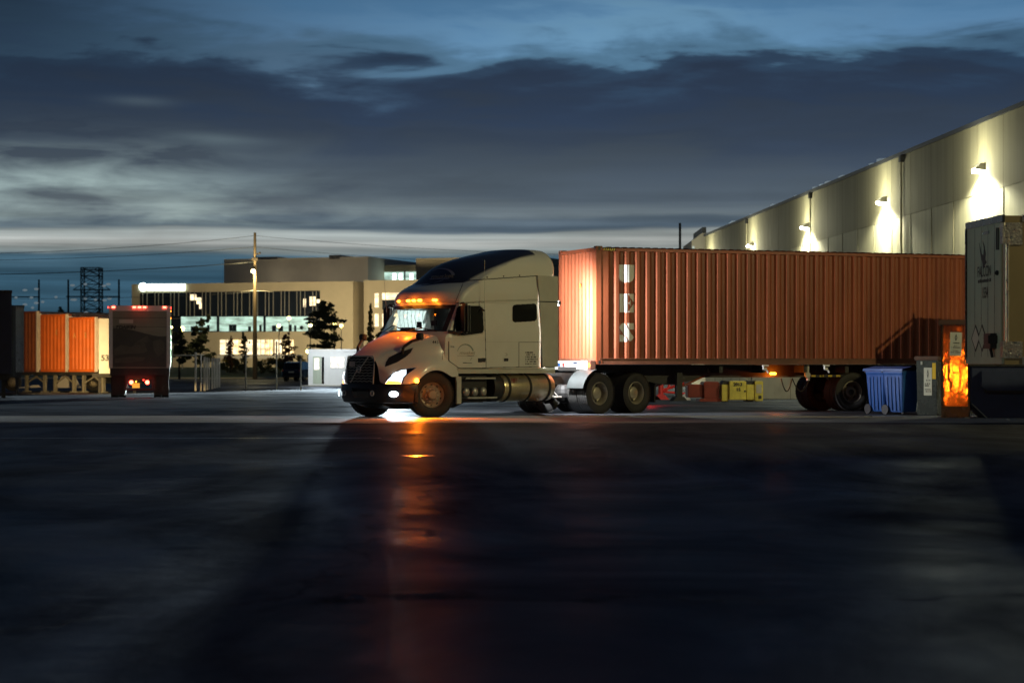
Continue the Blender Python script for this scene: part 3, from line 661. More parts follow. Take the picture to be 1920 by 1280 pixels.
# crinkled pale curtain drawn across the far window, lit by the yard light behind and an added fill
g = MB(); rows = []
for i in range(15):
    h = 1.90 + .66 * i / 14
    rows.append([(-1.90 + 1.06 * k / 60, -1.06 + .028 * math.sin(k * .9 + 1.2 * math.sin(i * .5)) + .012 * math.sin(k * 2.3 + i), h - .05 * (math.sin(k * .25) > .75) * (i > 12)) for k in range(61)])
g.grid(rows).build('curtain', m_cur, T, smooth=True, fix=False)
# roof marker lamps
for y in (-.66, -.20, 0, .20, .62):
    W, fc, fe, sb = interp(FAIR, 2.70); Wf = W - .035
    x = fe + (fc - fe) * (1 - (abs(y) / Wf) ** 2.2)
    g = MB(); g.cbox(-.03, .035, -.062, .062, -.022, .022, .015); o_ = g.build('marker_light', e_amber, T, smooth=True); o_.location = (x, y, 2.69); o_.rotation_euler = (0, 0, math.atan2(y, 1.6))
# near side: door with window and handle, seams, sleeper window, locker hatch
CD = Decal(bvh_of([cab, roof]), MT)
def line(name, pts, wd=.55, mt=m_black, par=None, D=None, off=.003):
    def ins(x, y):
        for (a, b), (c, d) in zip(pts[:-1], pts[1:]):
            l2 = (c - a) ** 2 + (d - b) ** 2; t = max(0, min(1, ((x - a) * (c - a) + (y - b) * (d - b)) / l2))
            if (x - a - t * (c - a)) ** 2 + (y - b - t * (d - b)) ** 2 < wd * wd: return True
        return False
    xs = [p[0] for p in pts]; ys = [p[1] for p in pts]
    return (D or CD).paint(name, ins, min(xs) - 2, max(xs) + 2, min(ys) - 2, max(ys) + 2, .45, mt, par or T, off)
door_poly = [(841, 630), (853, 569), (908, 566.5), (911, 689), (860.5, 690), (841, 676)]
door = CD.paint('door', inpoly(door_poly), 838, 914, 562, 692, .9, m_cab, T, .006)
dw = CD.paint('door_window', inpoly([(848.5, 627), (849.5, 612), (857, 577), (861, 573.5), (899, 573.5), (904.5, 578), (906.5, 618), (904, 624), (868, 629)]), 844, 910, 570, 632, .6, m_glass, door, .012)
CD.paint('window_trim', lambda x, y: inpoly([(846.5, 629), (848, 611), (855, 575), (860, 571.5), (900, 571.5), (906.5, 577), (908.5, 619), (905, 626.5), (868, 631.5)])(x, y), 844, 912, 568, 634, .6, m_ext, door, .009)
line('door_seam', [(911, 689), (908, 566.5), (853, 569)], .5, par=door, off=.009); line('door_seam', [(841, 640), (841, 676), (860.5, 690), (911, 689.5)], .5, par=door, off=.009)
CD.paint('door_handle', inpoly([(895.5, 671.5), (909.5, 671), (909.5, 678.5), (895.5, 679)]), 893, 912, 669, 681, .5, m_black, door, .014)
def arc(cx, cy, rx, ry, a0, a1, w0, w1):
    def f(x, y):
        X = (x - cx) / rx; Y = (cy - y) / ry; r = math.hypot(X, Y); a = math.degrees(math.atan2(Y, X))
        if not a0 <= a <= a1: return False
        t = (a - a0) / (a1 - a0); return abs(r - 1) * ry < w0 + (w1 - w0) * t
    return f
CD.paint('door_logo_arch', arc(872, 662, 15, 16.5, 15, 165, 1.5, .5), 854, 890, 643, 666, .45, m_logoblue, door, .008)
CD.text('door_logo_name', 'musket', 876, 661, 30, 6, m_ghost, door, .25, .02, .008)
line('door_logo_rule', [(857, 666.8), (894, 666.6)], .4, m_ghost, door, off=.008); CD.text('door_logo_word', 'transport', 882, 667, 13, 3, m_ink, door, .2, 0, .0085)
line('door_logo_tail', [(884.5, 670), (882, 675)], .4, m_logoblue, door, off=.008); line('door_sticker', [(868, 680), (884, 680.2)], .5, m_ink, door, off=.008)
CD.text('model_badge', 'VNL', 848, 650, 8, 2.6, m_chrome, door, 0, .02, .009)
def rr(x0, x1, y0, y1, r, sk=0):
    def f(x, y):
        y = y - sk * (x - x0); X = min(max(x, x0 + r), x1 - r); Y = min(max(y, y0 + r), y1 - r); return (x - X) ** 2 + (y - Y) ** 2 <= r * r
    return f
sw = CD.paint('sleeper_window', rr(960.5, 1006, 571.5, 604.5, 6, -.06), 957, 1009, 566, 608, .6, m_glass, T, .008)
line('sleeper_seam', [(1013.5, 564), (1020.5, 688)], .55); line('cab_belt_seam', [(911, 689), (1020, 687)], .5)
line('panel_crease', [(912, 641), (1020, 641)], .3, m_ext)
lk = line('locker_hatch_seam', [(973, 688), (973, 641.5), (1020, 641.5)], .45)
for k in range(6):
    y = 660.5 + k * 4.25; L_ = (14.5, 17.5, 21.5, 22.5, 22.5, 22.5)[k]
    rs = random.Random(k)
    seg = [(985 + i * .9, rs.random() > .22, rs.random()) for i in range(int(L_ / .9))]
    CD.paint('locker_lettering', lambda x, yy_, seg=seg, y=y: any(s[1] and s[0] <= x < s[0] + .75 and abs(yy_ - y) < (1.25 if s[2] > .4 else .7) for s in seg), 984, 1009, y - 2, y + 2, .42, m_ink, T, .004)
CD.paint('locker_latch', rr(944.5, 952.5, 671.5, 677, 1), 942, 955, 668, 680, .5, m_black, T, .012)
CD.paint('locker_badge', lambda x, y: (x - 948.5) ** 2 + (y - 664.5) ** 2 < 9 and ((x - 947.5) ** 2 + (y - 664.5) ** 2 > 4), 944, 953, 660, 669, .45, m_ext, T, .004)
CD.paint('fairing_vent', inpoly([(855, 567), (905, 563.2), (1013, 560), (1013, 563.8), (905, 566), (858, 568.6)]), 850, 1016, 555, 572, .6, m_ext, T, .004)
CD.paint('fairing_seam', lambda x, y: abs(y - (534.5 - 17.5 * ((x - 800) / 209) ** .75 if x > 800 else 534.5)) < .75 and x < 1009, 790, 1010, 512, 538, .5, m_bin, T, .003)
line('pillar_seam', [(854, 566), (868, 532)], .4)
for px, py in ((880, 523.5), (913, 519.8), (944, 517.8), (974, 516.4)):
    h = CD.hit(px, py, .0); MB().cyl(h, h + Vector((0, .012, 0)), .016, n=10).build('fairing_bolt', m_black, T)
CD.text('roof_logo_name', 'musket', 830, 518, 44, 7.5, m_logogold, T, .3, .02, .006, .05)
CD.paint('roof_logo_arch', arc(828, 517, 22, 13, 5, 140, 2.0, .5), 800, 856, 500, 520, .5, m_silver, T, .006)
line('roof_logo_rule', [(806, 523.5), (842, 522.2)], .8, m_silver, off=.006); line('roof_logo_tail', [(815, 530.5), (831, 525)], .5, m_silver, off=.006)
# side extenders behind the sleeper
for sgn in (1, -1):
    g = MB(); prof = [(-3.36, 1.15), (-3.90, 1.15), (-3.90, 3.28), (-3.26, 3.28)]
    a, b = (1.195, 1.222) if sgn > 0 else (-1.222, -1.195)
    g.prism([(-3.44, 1.15), (-3.94, 1.15), (-3.94, 3.32), (-3.26, 3.32), (-3.33, 2.69)], 1, a, b); g.build('side_extender', m_ext, T)
    g = MB(); g.box(-3.94, -3.30, a + .001 * sgn, b + .001 * sgn, 2.69, 2.715); g.build('extender_seam', m_bin, T)
# mirrors on the doors
for sgn in (1, -1):
    g = MB(); g.cbox(-.86, -.70, 1.36 * sgn - .11, 1.36 * sgn + .11, 1.92, 2.60, .05); sm_ = g.build('side_mirror', m_black, T, smooth=True)
    g = MB(); g.tube([(-.80, 1.18 * sgn, 2.60), (-.78, 1.30 * sgn, 2.62), (-.78, 1.36 * sgn, 2.56)], .022); g.build('mirror_arm', m_black, sm_, smooth=True); g = MB(); g.tube([(-.42, 1.18 * sgn, 1.96), (-.60, 1.28 * sgn, 1.93), (-.76, 1.36 * sgn, 1.97)], .04); g.build('mirror_arm', m_black, sm_, smooth=True)
    g = MB(); g.box(-.872, -.862, 1.36 * sgn - .085, 1.36 * sgn + .085, 1.96, 2.56); g.build('mirror_glass', m_chrome, sm_)
# aerials
for (x, y, zt) in ((-1.45, 1.30, 3.62), (-.70, -1.30, 3.45)):
    MB().cyl((x, y, 2.45), (x + .1 * (y < 0), y, zt), .008, .004, 6).build('antenna', m_steel, T)
MB().tube([(-1.40, 1.18, 2.50), (-1.45, 1.30, 2.45)], .02).build('antenna_bracket', m_black, T)
# underside: sill, steps, tanks, frame
MB().box(-3.90, -.55, -1.16, 1.16, 1.0, 1.13).build('sill_panel', m_ext, T)
g = MB(); g.box(-.95, -1.9, 1.14, 1.20, .87, .91); g.build('step_bar', m_alu, T); g = MB(); g.box(-1.02, -1.95, 1.14, 1.20, .42, .46); g.build('step_bar', m_alu, T)
g = MB(); g.box(-1.75, -.85, .55, 1.05, .35, .95); g.build('battery_box', m_dark, T)
g = MB()
for x in (-1.05, -1.32, -1.59): g.cyl((x, .85, .58), (x, 1.10, .58), .105, n=18).ball((x, 1.10, .58), .105, 8, (1, .6, 1))
g.build('air_tank', m_steel, T, smooth=True)
g = MB(); g.box(-2.05, -.62, .5, .60, .32, 1.0); g.build('chassis_bracket', m_dark, T)
def xcyl(x0, x1, y, z, r, n=36, cap=.04):
    return MB().lathe([(0, x0), (r * .85, x0), (r * .97, x0 - cap * .5 if x0 < x1 else x0), (r, x0 - cap), (r, x1 + cap), (r * .97, x1 + cap * .4), (r * .85, x1), (0, x1)], n, 'x', (0, y, z))
xcyl(-1.90, -2.20, .86, .67, .335).build('fluid_tank', m_dark, T, smooth=True)
tk = xcyl(-2.22, -3.90, .86, .665, .33).build('fuel_tank', m_tank, T, smooth=True)
for x in (-2.42, -3.10, -3.74): MB().lathe([(.331, x), (.342, x), (.342, x + .07), (.331, x + .07)], 36, 'x', (0, .86, .665)).build('tank_strap', m_rub, tk, smooth=True)
MB().cyl((-2.95, .95, .98), (-2.95, .98, 1.06), .06, n=14).build('filler_cap', m_black, tk, smooth=True)
TD = Decal(bvh_of([tk]), MT); TD.paint('tank_sticker', lambda x, y: rr(958, 969, 709, 718, 1)(x, y) and (int(y * 1.1) % 2 == 0 or abs(x - 963.5) < 1), 956, 971, 707, 720, .5, m_dred, tk, .004)
xcyl(-2.22, -3.90, -.86, .665, .33).build('fuel_tank', m_tank, T, smooth=True)
g = MB()
for s in (1, -1): g.box(-7.3, 1.0, s * .43 - .04, s * .43 + .04, .72, 1.0)
for x in (-1.5, -3, -4.3, -6.0, -7.2): g.box(x, x + .08, -.43, .43, .75, .97)
g.build('frame_rail', m_dark, T)
MB().prism([(-1.5, .30), (-1.2, .20), (.55, .19), (.95, .30), (.95, .8), (-1.5, .8)], 1, -.46, .50).build('underbody_block', m_dark, T)  # low block added under the engine to stop floodlight passing beneath
g = MB(); g.box(-4.75, -3.95, .42, .55, .93, .985); g.box(-4.75, -3.95, -.55, .55, .985, 1.0); g.build('deck_plate', m_grime, T)
g = MB(); g.tube([(-3.98, .62, .42), (-4.0, .95, .42), (-4.30, .98, .42), (-4.35, .62, .42)], .02); g.tube([(-4.05, .98, .42), (-3.98, .75, .72)], .015); g.tube([(-4.2, .98, .42), (-4.05, .75, .72)], .015); g.build('rear_step', m_steel, T)
# quarter fender ahead of the drive wheels: a curved grey shield
g = MB(); rows = []
for k in range(9):
    a = R(98 + 72 * k / 8); rows.append([(-5.4 - .585 * math.cos(a) * -1, y, .50 + .60 * math.sin(a)) for y in (.70, 1.20)])
g = MB(); rows = [[(-5.40 + .60 * math.cos(R(82 - 70 * k / 8)), y, .50 + .58 * math.sin(R(82 - 70 * k / 8))) for y in (.66, 1.22)] for k in range(9)]
rows2 = [[(x + .015, y, z + .012) for x, y, z in r] for r in rows]
g.grid(rows); g.grid(rows2); g.build('quarter_fender', m_grime, T, smooth=True)
for y in (.62,): pass
g = MB(); g.box(-7.42, -7.38, .60, 1.22, .26, .98); g.build('mud_flap', m_rub, T); g = MB(); g.box(-7.42, -7.38, -1.22, -.60, .26, .98); g.build('mud_flap', m_rub, T)
g = MB(); g.cyl((0, -1.0, .50), (0, 1.0, .50), .06); g.cyl((-5.4, -1.0, .5), (-5.4, 1.0, .5), .09); g.cyl((-6.72, -1.0, .5), (-6.72, 1.0, .5), .09); g.ball((-5.4, 0, .5), .26, 8); g.ball((-6.72, 0, .5), .26, 8); g.build('axle', m_dark, T)
g = MB(); g.cbox(-6.5, -5.6, -.45, .45, 1.04, 1.15, .02); g.prism([(-6.3, .98), (-5.8, .98), (-5.9, 1.08), (-6.2, 1.08)], 1, -.5, .5); g.build('fifth_wheel', m_dark, T)
ST = R(-22)
wheel(T, 0, 1.04, .515, 'steer', 1, ST); wheel(T, 0, -1.04, .515, 'steer', -1, ST)
for x in (-5.40, -6.72): wheel(T, x, 1.08, .50, 'drive', 1, 0, True); wheel(T, x, -1.08, .50, 'drive', -1, 0, True)
# load lamp on the back corner of the sleeper, lit towards the trailer
g = MB(); g.cbox(-4.06, -3.98, 1.10, 1.22, 2.62, 2.74, .02); g.cyl((-3.94, 1.14, 2.68), (-3.99, 1.16, 2.68), .02); wl = g.build('work_lamp', m_black, T, smooth=True)
g = MB(); g.cbox(-3.56, -3.46, .66, .84, 2.58, 2.74, .02); g.build('work_lamp', m_black, T, smooth=True)

# ------------------------------------------------------------------ shipping containers
def corr(n, L0, pitch, dep):
    # breakpoints of the trapezoid profile along a wall: (u, depth inwards)
    out = []; f, sl = pitch * .26, pitch * .24
    u = L0
    for i in range(n):
        out += [(u, 0), (u + f, 0), (u + f + sl, dep), (u + f + sl + f, dep)]; u += pitch
    out.append((u, 0)); return out
def depth_at(bp, u):
    if u <= bp[0][0]: return bp[0][1]
    for (a, da), (b, db) in zip(bp[:-1], bp[1:]):
        if u <= b: return da + (db - da) * (u - a) / (b - a)
    return bp[-1][1]
m_rail = mat('rail_paint_shaded', (.17, .060, .030), .6, var=.4, vs=2, wear=.7, wcol=(.06, .03, .02))  # worn rail paint, darkened for the shade on its recessed face
class Box40:
    def __init__(s, root, L_, W, Hh, mt, pitch=.278):
        s.L, s.W, s.H = L_, W, Hh
        n = int((L_ - .32) / pitch); u0 = (L_ - n * pitch) / 2
        s.bp = [(.10, .0)] + corr(n, u0, pitch, .042) + [(L_ - .10, 0)]
        for nm, y, sg in (('side_wall', .012, 1), ('side_wall', W - .012, -1)):
            mb = MB(); mb.grid([[(u, y + d * sg, z) for u, d in s.bp] for z in (.15, Hh - .12)])
            mb.build(nm, mt, root, fix=False)
        nf = int((W - .3) / .23); uf = (W - nf * .23) / 2
        bp = [(.08, 0)] + corr(nf, uf, .23, .038) + [(W - .08, 0)]
        mb = MB(); mb.grid([[(.012 + d, u, z) for u, d in bp] for z in (.15, Hh - .12)]); mb.build('front_wall', mt, root, fix=False)
        mb = MB(); mb.box(L_ - .06, L_ - .03, .08, W - .08, .12, Hh - .1)
        for y in (.5, .95, W - .95, W - .5): mb.cyl((L_ - .01, y, .1), (L_ - .01, y, Hh - .08), .02)
        mb.build('rear_door', mt, root)
        # roof, rail and posts
        nr = int((L_ - .5) / .209); mb = MB(); rows = []
        for i in range(nr):
            x = .25 + i * .209
            for dx, dz in ((0, 0), (.05, .022), (.15, .022), (.2, 0)): rows.append([(x + dx, .0 + (.03 if dz == 0 else -.004), Hh - .035 + dz), (x + dx, W - .03, Hh - .035 + dz)])
        mb.grid(rows); mb.build('roof', mt, root, fix=False)
        mb = MB()
        for y0, y1 in ((0, .06), (W - .06, W)): mb.box(.1, L_ - .1, y0, y1, Hh - .115, Hh - .045)
        for x0, x1 in ((0, .06), (L_ - .06, L_)): mb.box(x0, x1, .1, W - .1, Hh - .115, Hh - .03)
        mb.build('top_rail', mt, root)
        mb = MB()
        for y0, y1 in ((.002, .06), (W - .06, W - .002)): mb.box(.1, L_ - .1, y0, y1, .002, .15); mb.box(.1, L_ - .1, y0 - .012 if y0 < 1 else y0, y1 if y0 < 1 else y1 + .012, .135, .152); mb.box(.1, L_ - .1, y0 - .012 if y0 < 1 else y0, y1 if y0 < 1 else y1 + .012, .0, .018)
        for x0, x1 in ((.002, .06), (L_ - .06, L_ - .002)): mb.box(x0, x1, .1, W - .1, .0, .15)
        mb.build('bottom_rail', m_rail, root)
        for x0 in (0, L_ - .14):
            for y0 in (0, W - .14): MB().box(x0 + .003, x0 + .137, y0 + .003, y0 + .137, .1, Hh - .1).build('corner_post', mt, root)
        for x0 in (-.004, L_ - .174):
            for y0 in (-.004, W - .158):
                for z0 in (-.004, Hh - .114):
                    cst = MB().cbox(x0, x0 + .178, y0, y0 + .162, z0, z0 + .118, .012).build('corner_casting', mt, root)
                    sl = MB(); xm, zm, ym = x0 + .089, z0 + .06, y0 + .08
                    yf = y0 - .001 if y0 < 1 else y0 + .163; sl.prism([(xm - .028, zm - .04), (xm + .028, zm - .04), (xm + .028, zm + .04), (xm - .028, zm + .04)], 1, yf - .002, yf + .002); sl.build('casting_slot', m_black, cst); sl = MB()
                    xf = x0 - .001 if x0 < 1 else x0 + .179; sl.prism([(ym - .028, zm - .04), (ym + .028, zm - .04), (ym + .028, zm + .04), (ym - .028, zm + .04)], 0, xf - .002, xf + .002)
                    sl.build('casting_slot', m_black, cst)
        s.root = root
    def paint(s, name, inside, u0, u1, z0, z1, mt, step=.012, off=.004, parent=None):
        us = [u0 + (u1 - u0) * i / max(1, int((u1 - u0) / step)) for i in range(int((u1 - u0) / step) + 1)]
        us = sorted(set(us + [b for b, _ in s.bp if u0 < b < u1])); nz = int((z1 - z0) / step); mb = MB(); ca = {}
        def P(i, j):
            if (i, j) not in ca: mb.v.append((us[i], .012 + depth_at(s.bp, us[i]) - off, z0 + j * step)); ca[(i, j)] = len(mb.v) - 1
            return ca[(i, j)]
        for i in range(len(us) - 1):
            for j in range(nz):
                if inside((us[i] + us[i + 1]) / 2 - u0, z0 + (j + .5) * step - z0): mb.f.append((P(i, j), P(i + 1, j), P(i + 1, j + 1), P(i, j + 1)))
        return mb.build(name, mt, parent or s.root, fix=False)
CROT = R(20.8); CP = Vector((2.06, 50.9, CAMH))
CT = thing('shipping_container', 'long rust-red corrugated shipping container lettered UES in white, riding behind the truck', 'container', CP, CROT)
B = Box40(CT, 12.19, 2.44, 2.896, m_rust)
def ltU(u, z):
    W_, H_ = .42, .46
    if abs(u - W_ * .5) < .012: return False
    if z > .16: return True
    X = min(max(u, .16), W_ - .16); return (u - X) ** 2 + (z - .16) ** 2 < .16 ** 2
def ltE(u, z):
    if u < .20: return True
    a = abs(z - .23)
    if a > .225 - max(0, (u - .22)) * .0 and a > .21: return True
    t = (u - .22) / .14
    if u > .22 and a > .03 + .19 * (1 - min(1, t)) + (.0 if t < 1 else 0) and t > 0 and a > .05 + .16 * (1 - t): return a > .10 or t > .9
    return .22 < u < .30 and a < .07 * (1 - abs(u - .30) / .08)
def ltS(u, z):
    # two opposed lobes parted by a diagonal
    d = (z - .23) + (u - .19) * 1.25
    if abs(abs(d) - .155) < .022: return False
    if d > .155: return z > .30 and u > .2
    if d < -.155: return z < .17 and u < .19
    if u < .15 and z > .3: return (u - .15) ** 2 + (z - .3) ** 2 < .0225 + .004
    if u > .23 and z < .16: return (u - .23) ** 2 + (z - .16) ** 2 < .0225 + .004
    return True
B.paint('letter', ltU, .62, 1.04, 2.02, 2.46, m_lett); B.paint('letter', ltE, .64, 1.03, 1.28, 1.74, m_lett); B.paint('letter', ltS, .64, 1.03, .56, 1.02, m_lett)
g = MB()
for i in range(6): g.prism([(.19 + i * .055, 2.79), (.215 + i * .055, 2.79), (.235 + i * .055, 2.85), (.21 + i * .055, 2.85)], 1, -.004, -.001)
g.build('hazard_stripe', m_hazy, CT)
MB().box(.19, .52, -.0012, -.0005, 2.785, 2.852).build('hazard_ground', m_black, CT)
g = MB(); g.prism([(.98, 1.98), (1.06, 1.90), (1.06, 2.02)], 0, .004, .008); g.build('warning_sticker', m_hazy, CT)

# ------------------------------------------------------------------ container chassis
HT = thing('container_chassis', 'black gooseneck container chassis under the red container with white front beam and lit amber lamps', 'trailer', (CP.x, CP.y, 0), CROT)
g = MB()
PR = [(.05, 1.205), (12.1, 1.205), (12.1, .90), (7.0, .88), (3.2, .88), (2.9, .80), (2.5, .73), (2.0, .72), (1.6, .80), (1.2, .98), (.9, 1.08), (.05, 1.10)]
for y in (.62, 1.70): g.prism(PR, 1, y, y + .12)
for x in (1.0, 2.3, 3.4, 4.6, 5.8, 7.0, 8.2, 9.4, 10.6, 11.8): g.box(x, x + .1, .1 if x > 3 else .62, 2.34 if x > 3 else 1.82, 1.0, 1.19)
g.build('chassis_beam', m_dark, HT)
MB().box(.2, 1.4, .6, 1.85, 1.055, 1.10).build('kingpin_plate', m_dark, HT)
fb = MB().box(-.13, -.006, .22, 2.40, 1.08, 1.30).build('front_bolster', m_white, HT, bevel=.01)
g = MB(); g.box(-.135, -.128, .9, 1.15, 1.22, 1.27); g.build('bolster_slot', m_navy, fb)
g = MB(); g.cyl((-.13, 1.75, 1.2), (-.17, 1.75, 1.2), .04); g.build('gladhand', m_red, fb); g = MB(); g.cyl((-.13, 2.05, 1.2), (-.17, 2.05, 1.2), .04); g.build('gladhand', m_blue, fb)
bx = MB().box(-.15, -.02, .0, .215, 1.075, 1.30).build('lamp_bracket', m_binl, HT); g = MB(); g.cyl((-.15, .10, 1.19), (-.185, .10, 1.19), .055, .04, 16); g.build('marker_lens', e_amber, bx)
def legpart(y):
    g = MB(); g.box(2.35, 2.50, y - .07, y + .07, .36, 1.0); g.prism([(2.22, .30), (2.62, .30), (2.52, .40), (2.32, .40)], 1, y - .12, y + .12); return g.build('landing_leg', m_dark, HT)
legpart(.42); legpart(2.02)
MB().tube([(2.43, .42, .62), (3.25, .64, .92)], .025).tube([(2.43, 2.02, .62), (3.25, 1.80, .92)], .025).tube([(2.43, .42, .72), (2.43, 2.02, .72)], .022).build('leg_brace', m_rust, HT)
for x in (4.55, 6.30, 9.2):
    g = MB(); g.box(x, x + .18, -.02, .02, 1.16, 1.20); g.tube([(x + .03, -.02, 1.18), (x + .02, -.03, 1.10), (x + .12, -.03, 1.06), (x + .16, -.03, 1.0)], .022); g.box(x + .02, x + .12, -.04, .0, 1.08, 1.13); g.build('twist_lock', m_white, HT)
g = MB(); g.cbox(5.08, 5.26, .56, .615, .945, 1.005, .015); g.build('side_marker', e_amber, HT)
g = MB(); g.box(5.85, 5.95, .1, .16, .95, 1.18); g.cbox(5.82, 5.98, .06, .14, .88, 1.0, .02); g.cyl((5.92, .1, .80), (5.92, .1, .88), .045); g.build('release_valve', m_steel, HT)
g = MB(); g.box(6.05, 7.3, .20, .26, .885, .945); g.build('rub_rail', m_dark, HT)
g = MB()
for i in range(5): g.box(6.07 + i * .24, 6.19 + i * .24, .194, .199, .892, .938)
g.build('reflective_tape', m_hazy, HT)
for x0, x1 in ((5.28, 5.60), (5.60, 6.10)):
    g = MB(); g.tube([(x0 + (x1 - x0) * i / 10, .35, .86 - .34 * math.sin(math.pi * i / 10) ** .9) for i in range(11)], .014, 6); g.build('air_hose', m_rub, HT)
CHT = text('chassis_lettering', 'LBS', .13, m_ghost, HT, Matrix.Translation((3.42, .612, 1.06)) @ Matrix.Rotation(R(90), 4, 'X'), 0, .004)
for x in (7.25, 8.50):
    wheel(HT, x, .30, .50, 'drive', -1, 0, True).location.z = .5; wheel(HT, x, 2.14, .50, 'drive', 1, 0, True)
g = MB()
for x in (7.25, 8.50): g.cyl((x, .2, .5), (x, 2.2, .5), .07)
for y in (.66, 1.74): g.prism([(6.75, .88), (9.0, .88), (8.5, .45), (7.25, .45)], 1, y, y + .06)
g.build('axle', m_dark, HT)
g = MB(); g.box(9.05, 9.09, .0, .62, .25, .92); g.build('mud_flap', m_rub, HT)

# ------------------------------------------------------------------ right side: bins, dumpster, grey trailer
def cart(loc, rz, label):
    t = thing('wheeled_bin', label, 'bin', loc, rz, 'blue wheeled bins by the chassis wheels')
    g = MB(); rows = []
    for z, w_, d_ in ((.06, .23, .27), (.5, .26, .31), (.95, .285, .345), (1.0, .30, .36), (1.04, .30, .36)):
        rows.append([(-w_, -d_, z), (w_, -d_, z), (w_, d_, z), (-w_, d_, z)])
    g.grid(rows, close=True); g.f.append((0, 1, 2, 3)); b = g.build('bin_body', m_blue, t, bevel=.02)
    g = MB()
    for y in (-.2, -.07, .07, .2): g.prism([(-.245, .1), (-.262, .1), (-.302, .9), (-.285, .9)], 1, y - .018, y + .018)
    g.build('bin_rib', m_bluel, t)
    g = MB(); g.grid([[(-.33, -.39, 1.05), (-.33, .42, 1.05)], [(-.32, -.38, 1.10), (-.32, .41, 1.10)], [(0, -.38, 1.16), (0, .41, 1.16)], [(.33, -.38, 1.11), (.33, .41, 1.11)], [(.35, -.4, 1.05), (.35, .43, 1.05)]])
    g.box(-.33, .33, -.38, .41, 1.045, 1.055); g.build('bin_lid', m_bluel, t)
    g = MB(); g.cyl((-.25, .43, 1.02), (.25, .43, 1.02), .018); g.build('bin_handle', m_black, t)
    for x in (-.29, .25): MB().cyl((x, .28, .12), (x + .04, .28, .12), .12, n=18).build('bin_wheel', m_black, t)
    return t
def G(px, py):
    z = CAMH * FPX / (py - HORY); return ((px - 960) / FPX * z, z, 0)
x, y, _ = G(1695, 777.5); cart((x, y + .3, .004), R(31), 'nearest blue wheeled bin, its long dark side turned to the yard')
cart((x - .30, y + 1.0, .004), R(29), 'blue wheeled bin half hidden at the left of the pair')
def stick(par, M, w_, h_, seed, mt=m_stick):
    """sign plate with a drop mark over lines too worn to read"""
    p = MB().box(-w_ / 2, w_ / 2, -.003, .003, -h_ / 2, h_ / 2); p.v = [tuple(M @ Vector(v)) for v in p.v]; o = p.build('sticker', mt, par)
    g = MB(); r = random.Random(seed)
    zc = h_ * .27
    g.prism([(-.0, zc + h_ * .17), (w_ * .11, zc), (0, zc - h_ * .15), (-w_ * .11, zc)], 1, -.006, -.004)
    for k, (z, hh) in enumerate(((.02, .05), (-.10, .045), (-.17, .045), (-.30, .03), (-.38, .04))):
        x = -w_ * (.2 if k == 0 else .36)
        while x < w_ * (.22 if k == 0 else .34):
            ww = w_ * r.uniform(.03, .1)
            if r.random() > .25: g.box(x, x + ww, -.006, -.004, z * h_, z * h_ + hh * h_)
            x += ww + w_ * .03
    g.v = [tuple(M @ Vector(v)) for v in g.v]; g.build('sticker_print', m_ink, o)
    q = MB().prism([(0, zc + h_ * .07), (w_ * .055, zc), (0, zc - h_ * .05), (-w_ * .055, zc)], 1, -.008, -.0065); q.v = [tuple(M @ Vector(v)) for v in q.v]; q.build('drop_mark', mt, o)
    return o
# small dark bin
x, y, _ = G(1757, 778.5)
t = thing('waste_bin', 'small dark steel waste bin with white sticker and brown lid beside the blue bins', 'waste bin', (x, y, .004), R(-24))
g = MB(); g.prism([(-.47, 0), (0, 0), (.0, 1.30), (-.50, 1.30)], 1, 0, .55); g.build('bin_body', m_bin, t, bevel=.012)
MB().box(-.54, .03, -.03, .58, 1.30, 1.40).build('bin_lid', m_binl, t, bevel=.015)
stick(t, Matrix.Translation((-.22, -.004, .80)), .19, .66, 3)
MB().box(-.115, -.03, -.006, -.001, .86, 1.24).build('sticker', m_stky, t); MB().box(-.39, -.35, -.02, 0, 1.2, 1.28).build('latch', m_steel, t)
# tall bin with the glossy front
x, y, _ = G(1818, 785)
t = thing('tall_bin', 'tall steel bin whose glossy front mirrors orange lamplight, left of the navy dumpster', 'waste bin', (x, y, .004), R(-14))
g = MB(); g.box(-.62, 0, .03, .75, .0, 2.10); g.build('bin_body', m_bin, t, bevel=.015)
g = MB(); n = 16; rows = []
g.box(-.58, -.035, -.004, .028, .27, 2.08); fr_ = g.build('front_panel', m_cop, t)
MB().box(-.68, .05, -.05, .8, 2.08, 2.20).build('bin_lid', m_binl, t, bevel=.02)
stick(t, Matrix.Translation((-.30, -.008, 1.66)) @ Matrix.Rotation(R(2), 4, 'Y'), .26, .52, 5)
MB().box(-.10, -.045, -.010, -.005, 1.62, 1.90).build('sticker', m_stky, t)
MB().box(-.60, -.575, -.03, .02, .5, 1.2).build('side_channel', m_bin, t); MB().box(-.045, -.02, -.03, .02, .5, 1.2).build('side_channel', m_bin, t)
# navy dumpster with fork pocket
x, y, _ = G(1850, 785.5)
t = thing('dumpster', 'large navy steel dumpster with a fork pocket, in front of the grey trailer', 'dumpster', (x, y, .004), R(-3))
g = MB(); g.prism([(-.33, .34), (-.33, 1.16), (2.6, 1.16), (2.6, 0), (.03, 0)], 1, 0, 1.3); g.build('dumpster_body', m_navy, t, bevel=.012)
g = MB(); g.prism([(-.14, .72), (-.02, .62), (.82, .62), (.82, .68), (.86, .72), (.86, 1.06), (-.14, 1.06)], 1, -.16, .0); fp = g.build('fork_pocket', m_navy, t, bevel=.01)
MB().box(-.06, .80, -.155, .0, .58, .66).build('pocket_opening', m_black, fp)
MB().box(-.36, 2.62, -.03, 1.33, 1.16, 1.20).build('dumpster_lid', m_bin, t)
MB().tube([(-.33, -.004, .34), (.03, -.004, 0)], .012).build('edge_bar', m_steel, t)
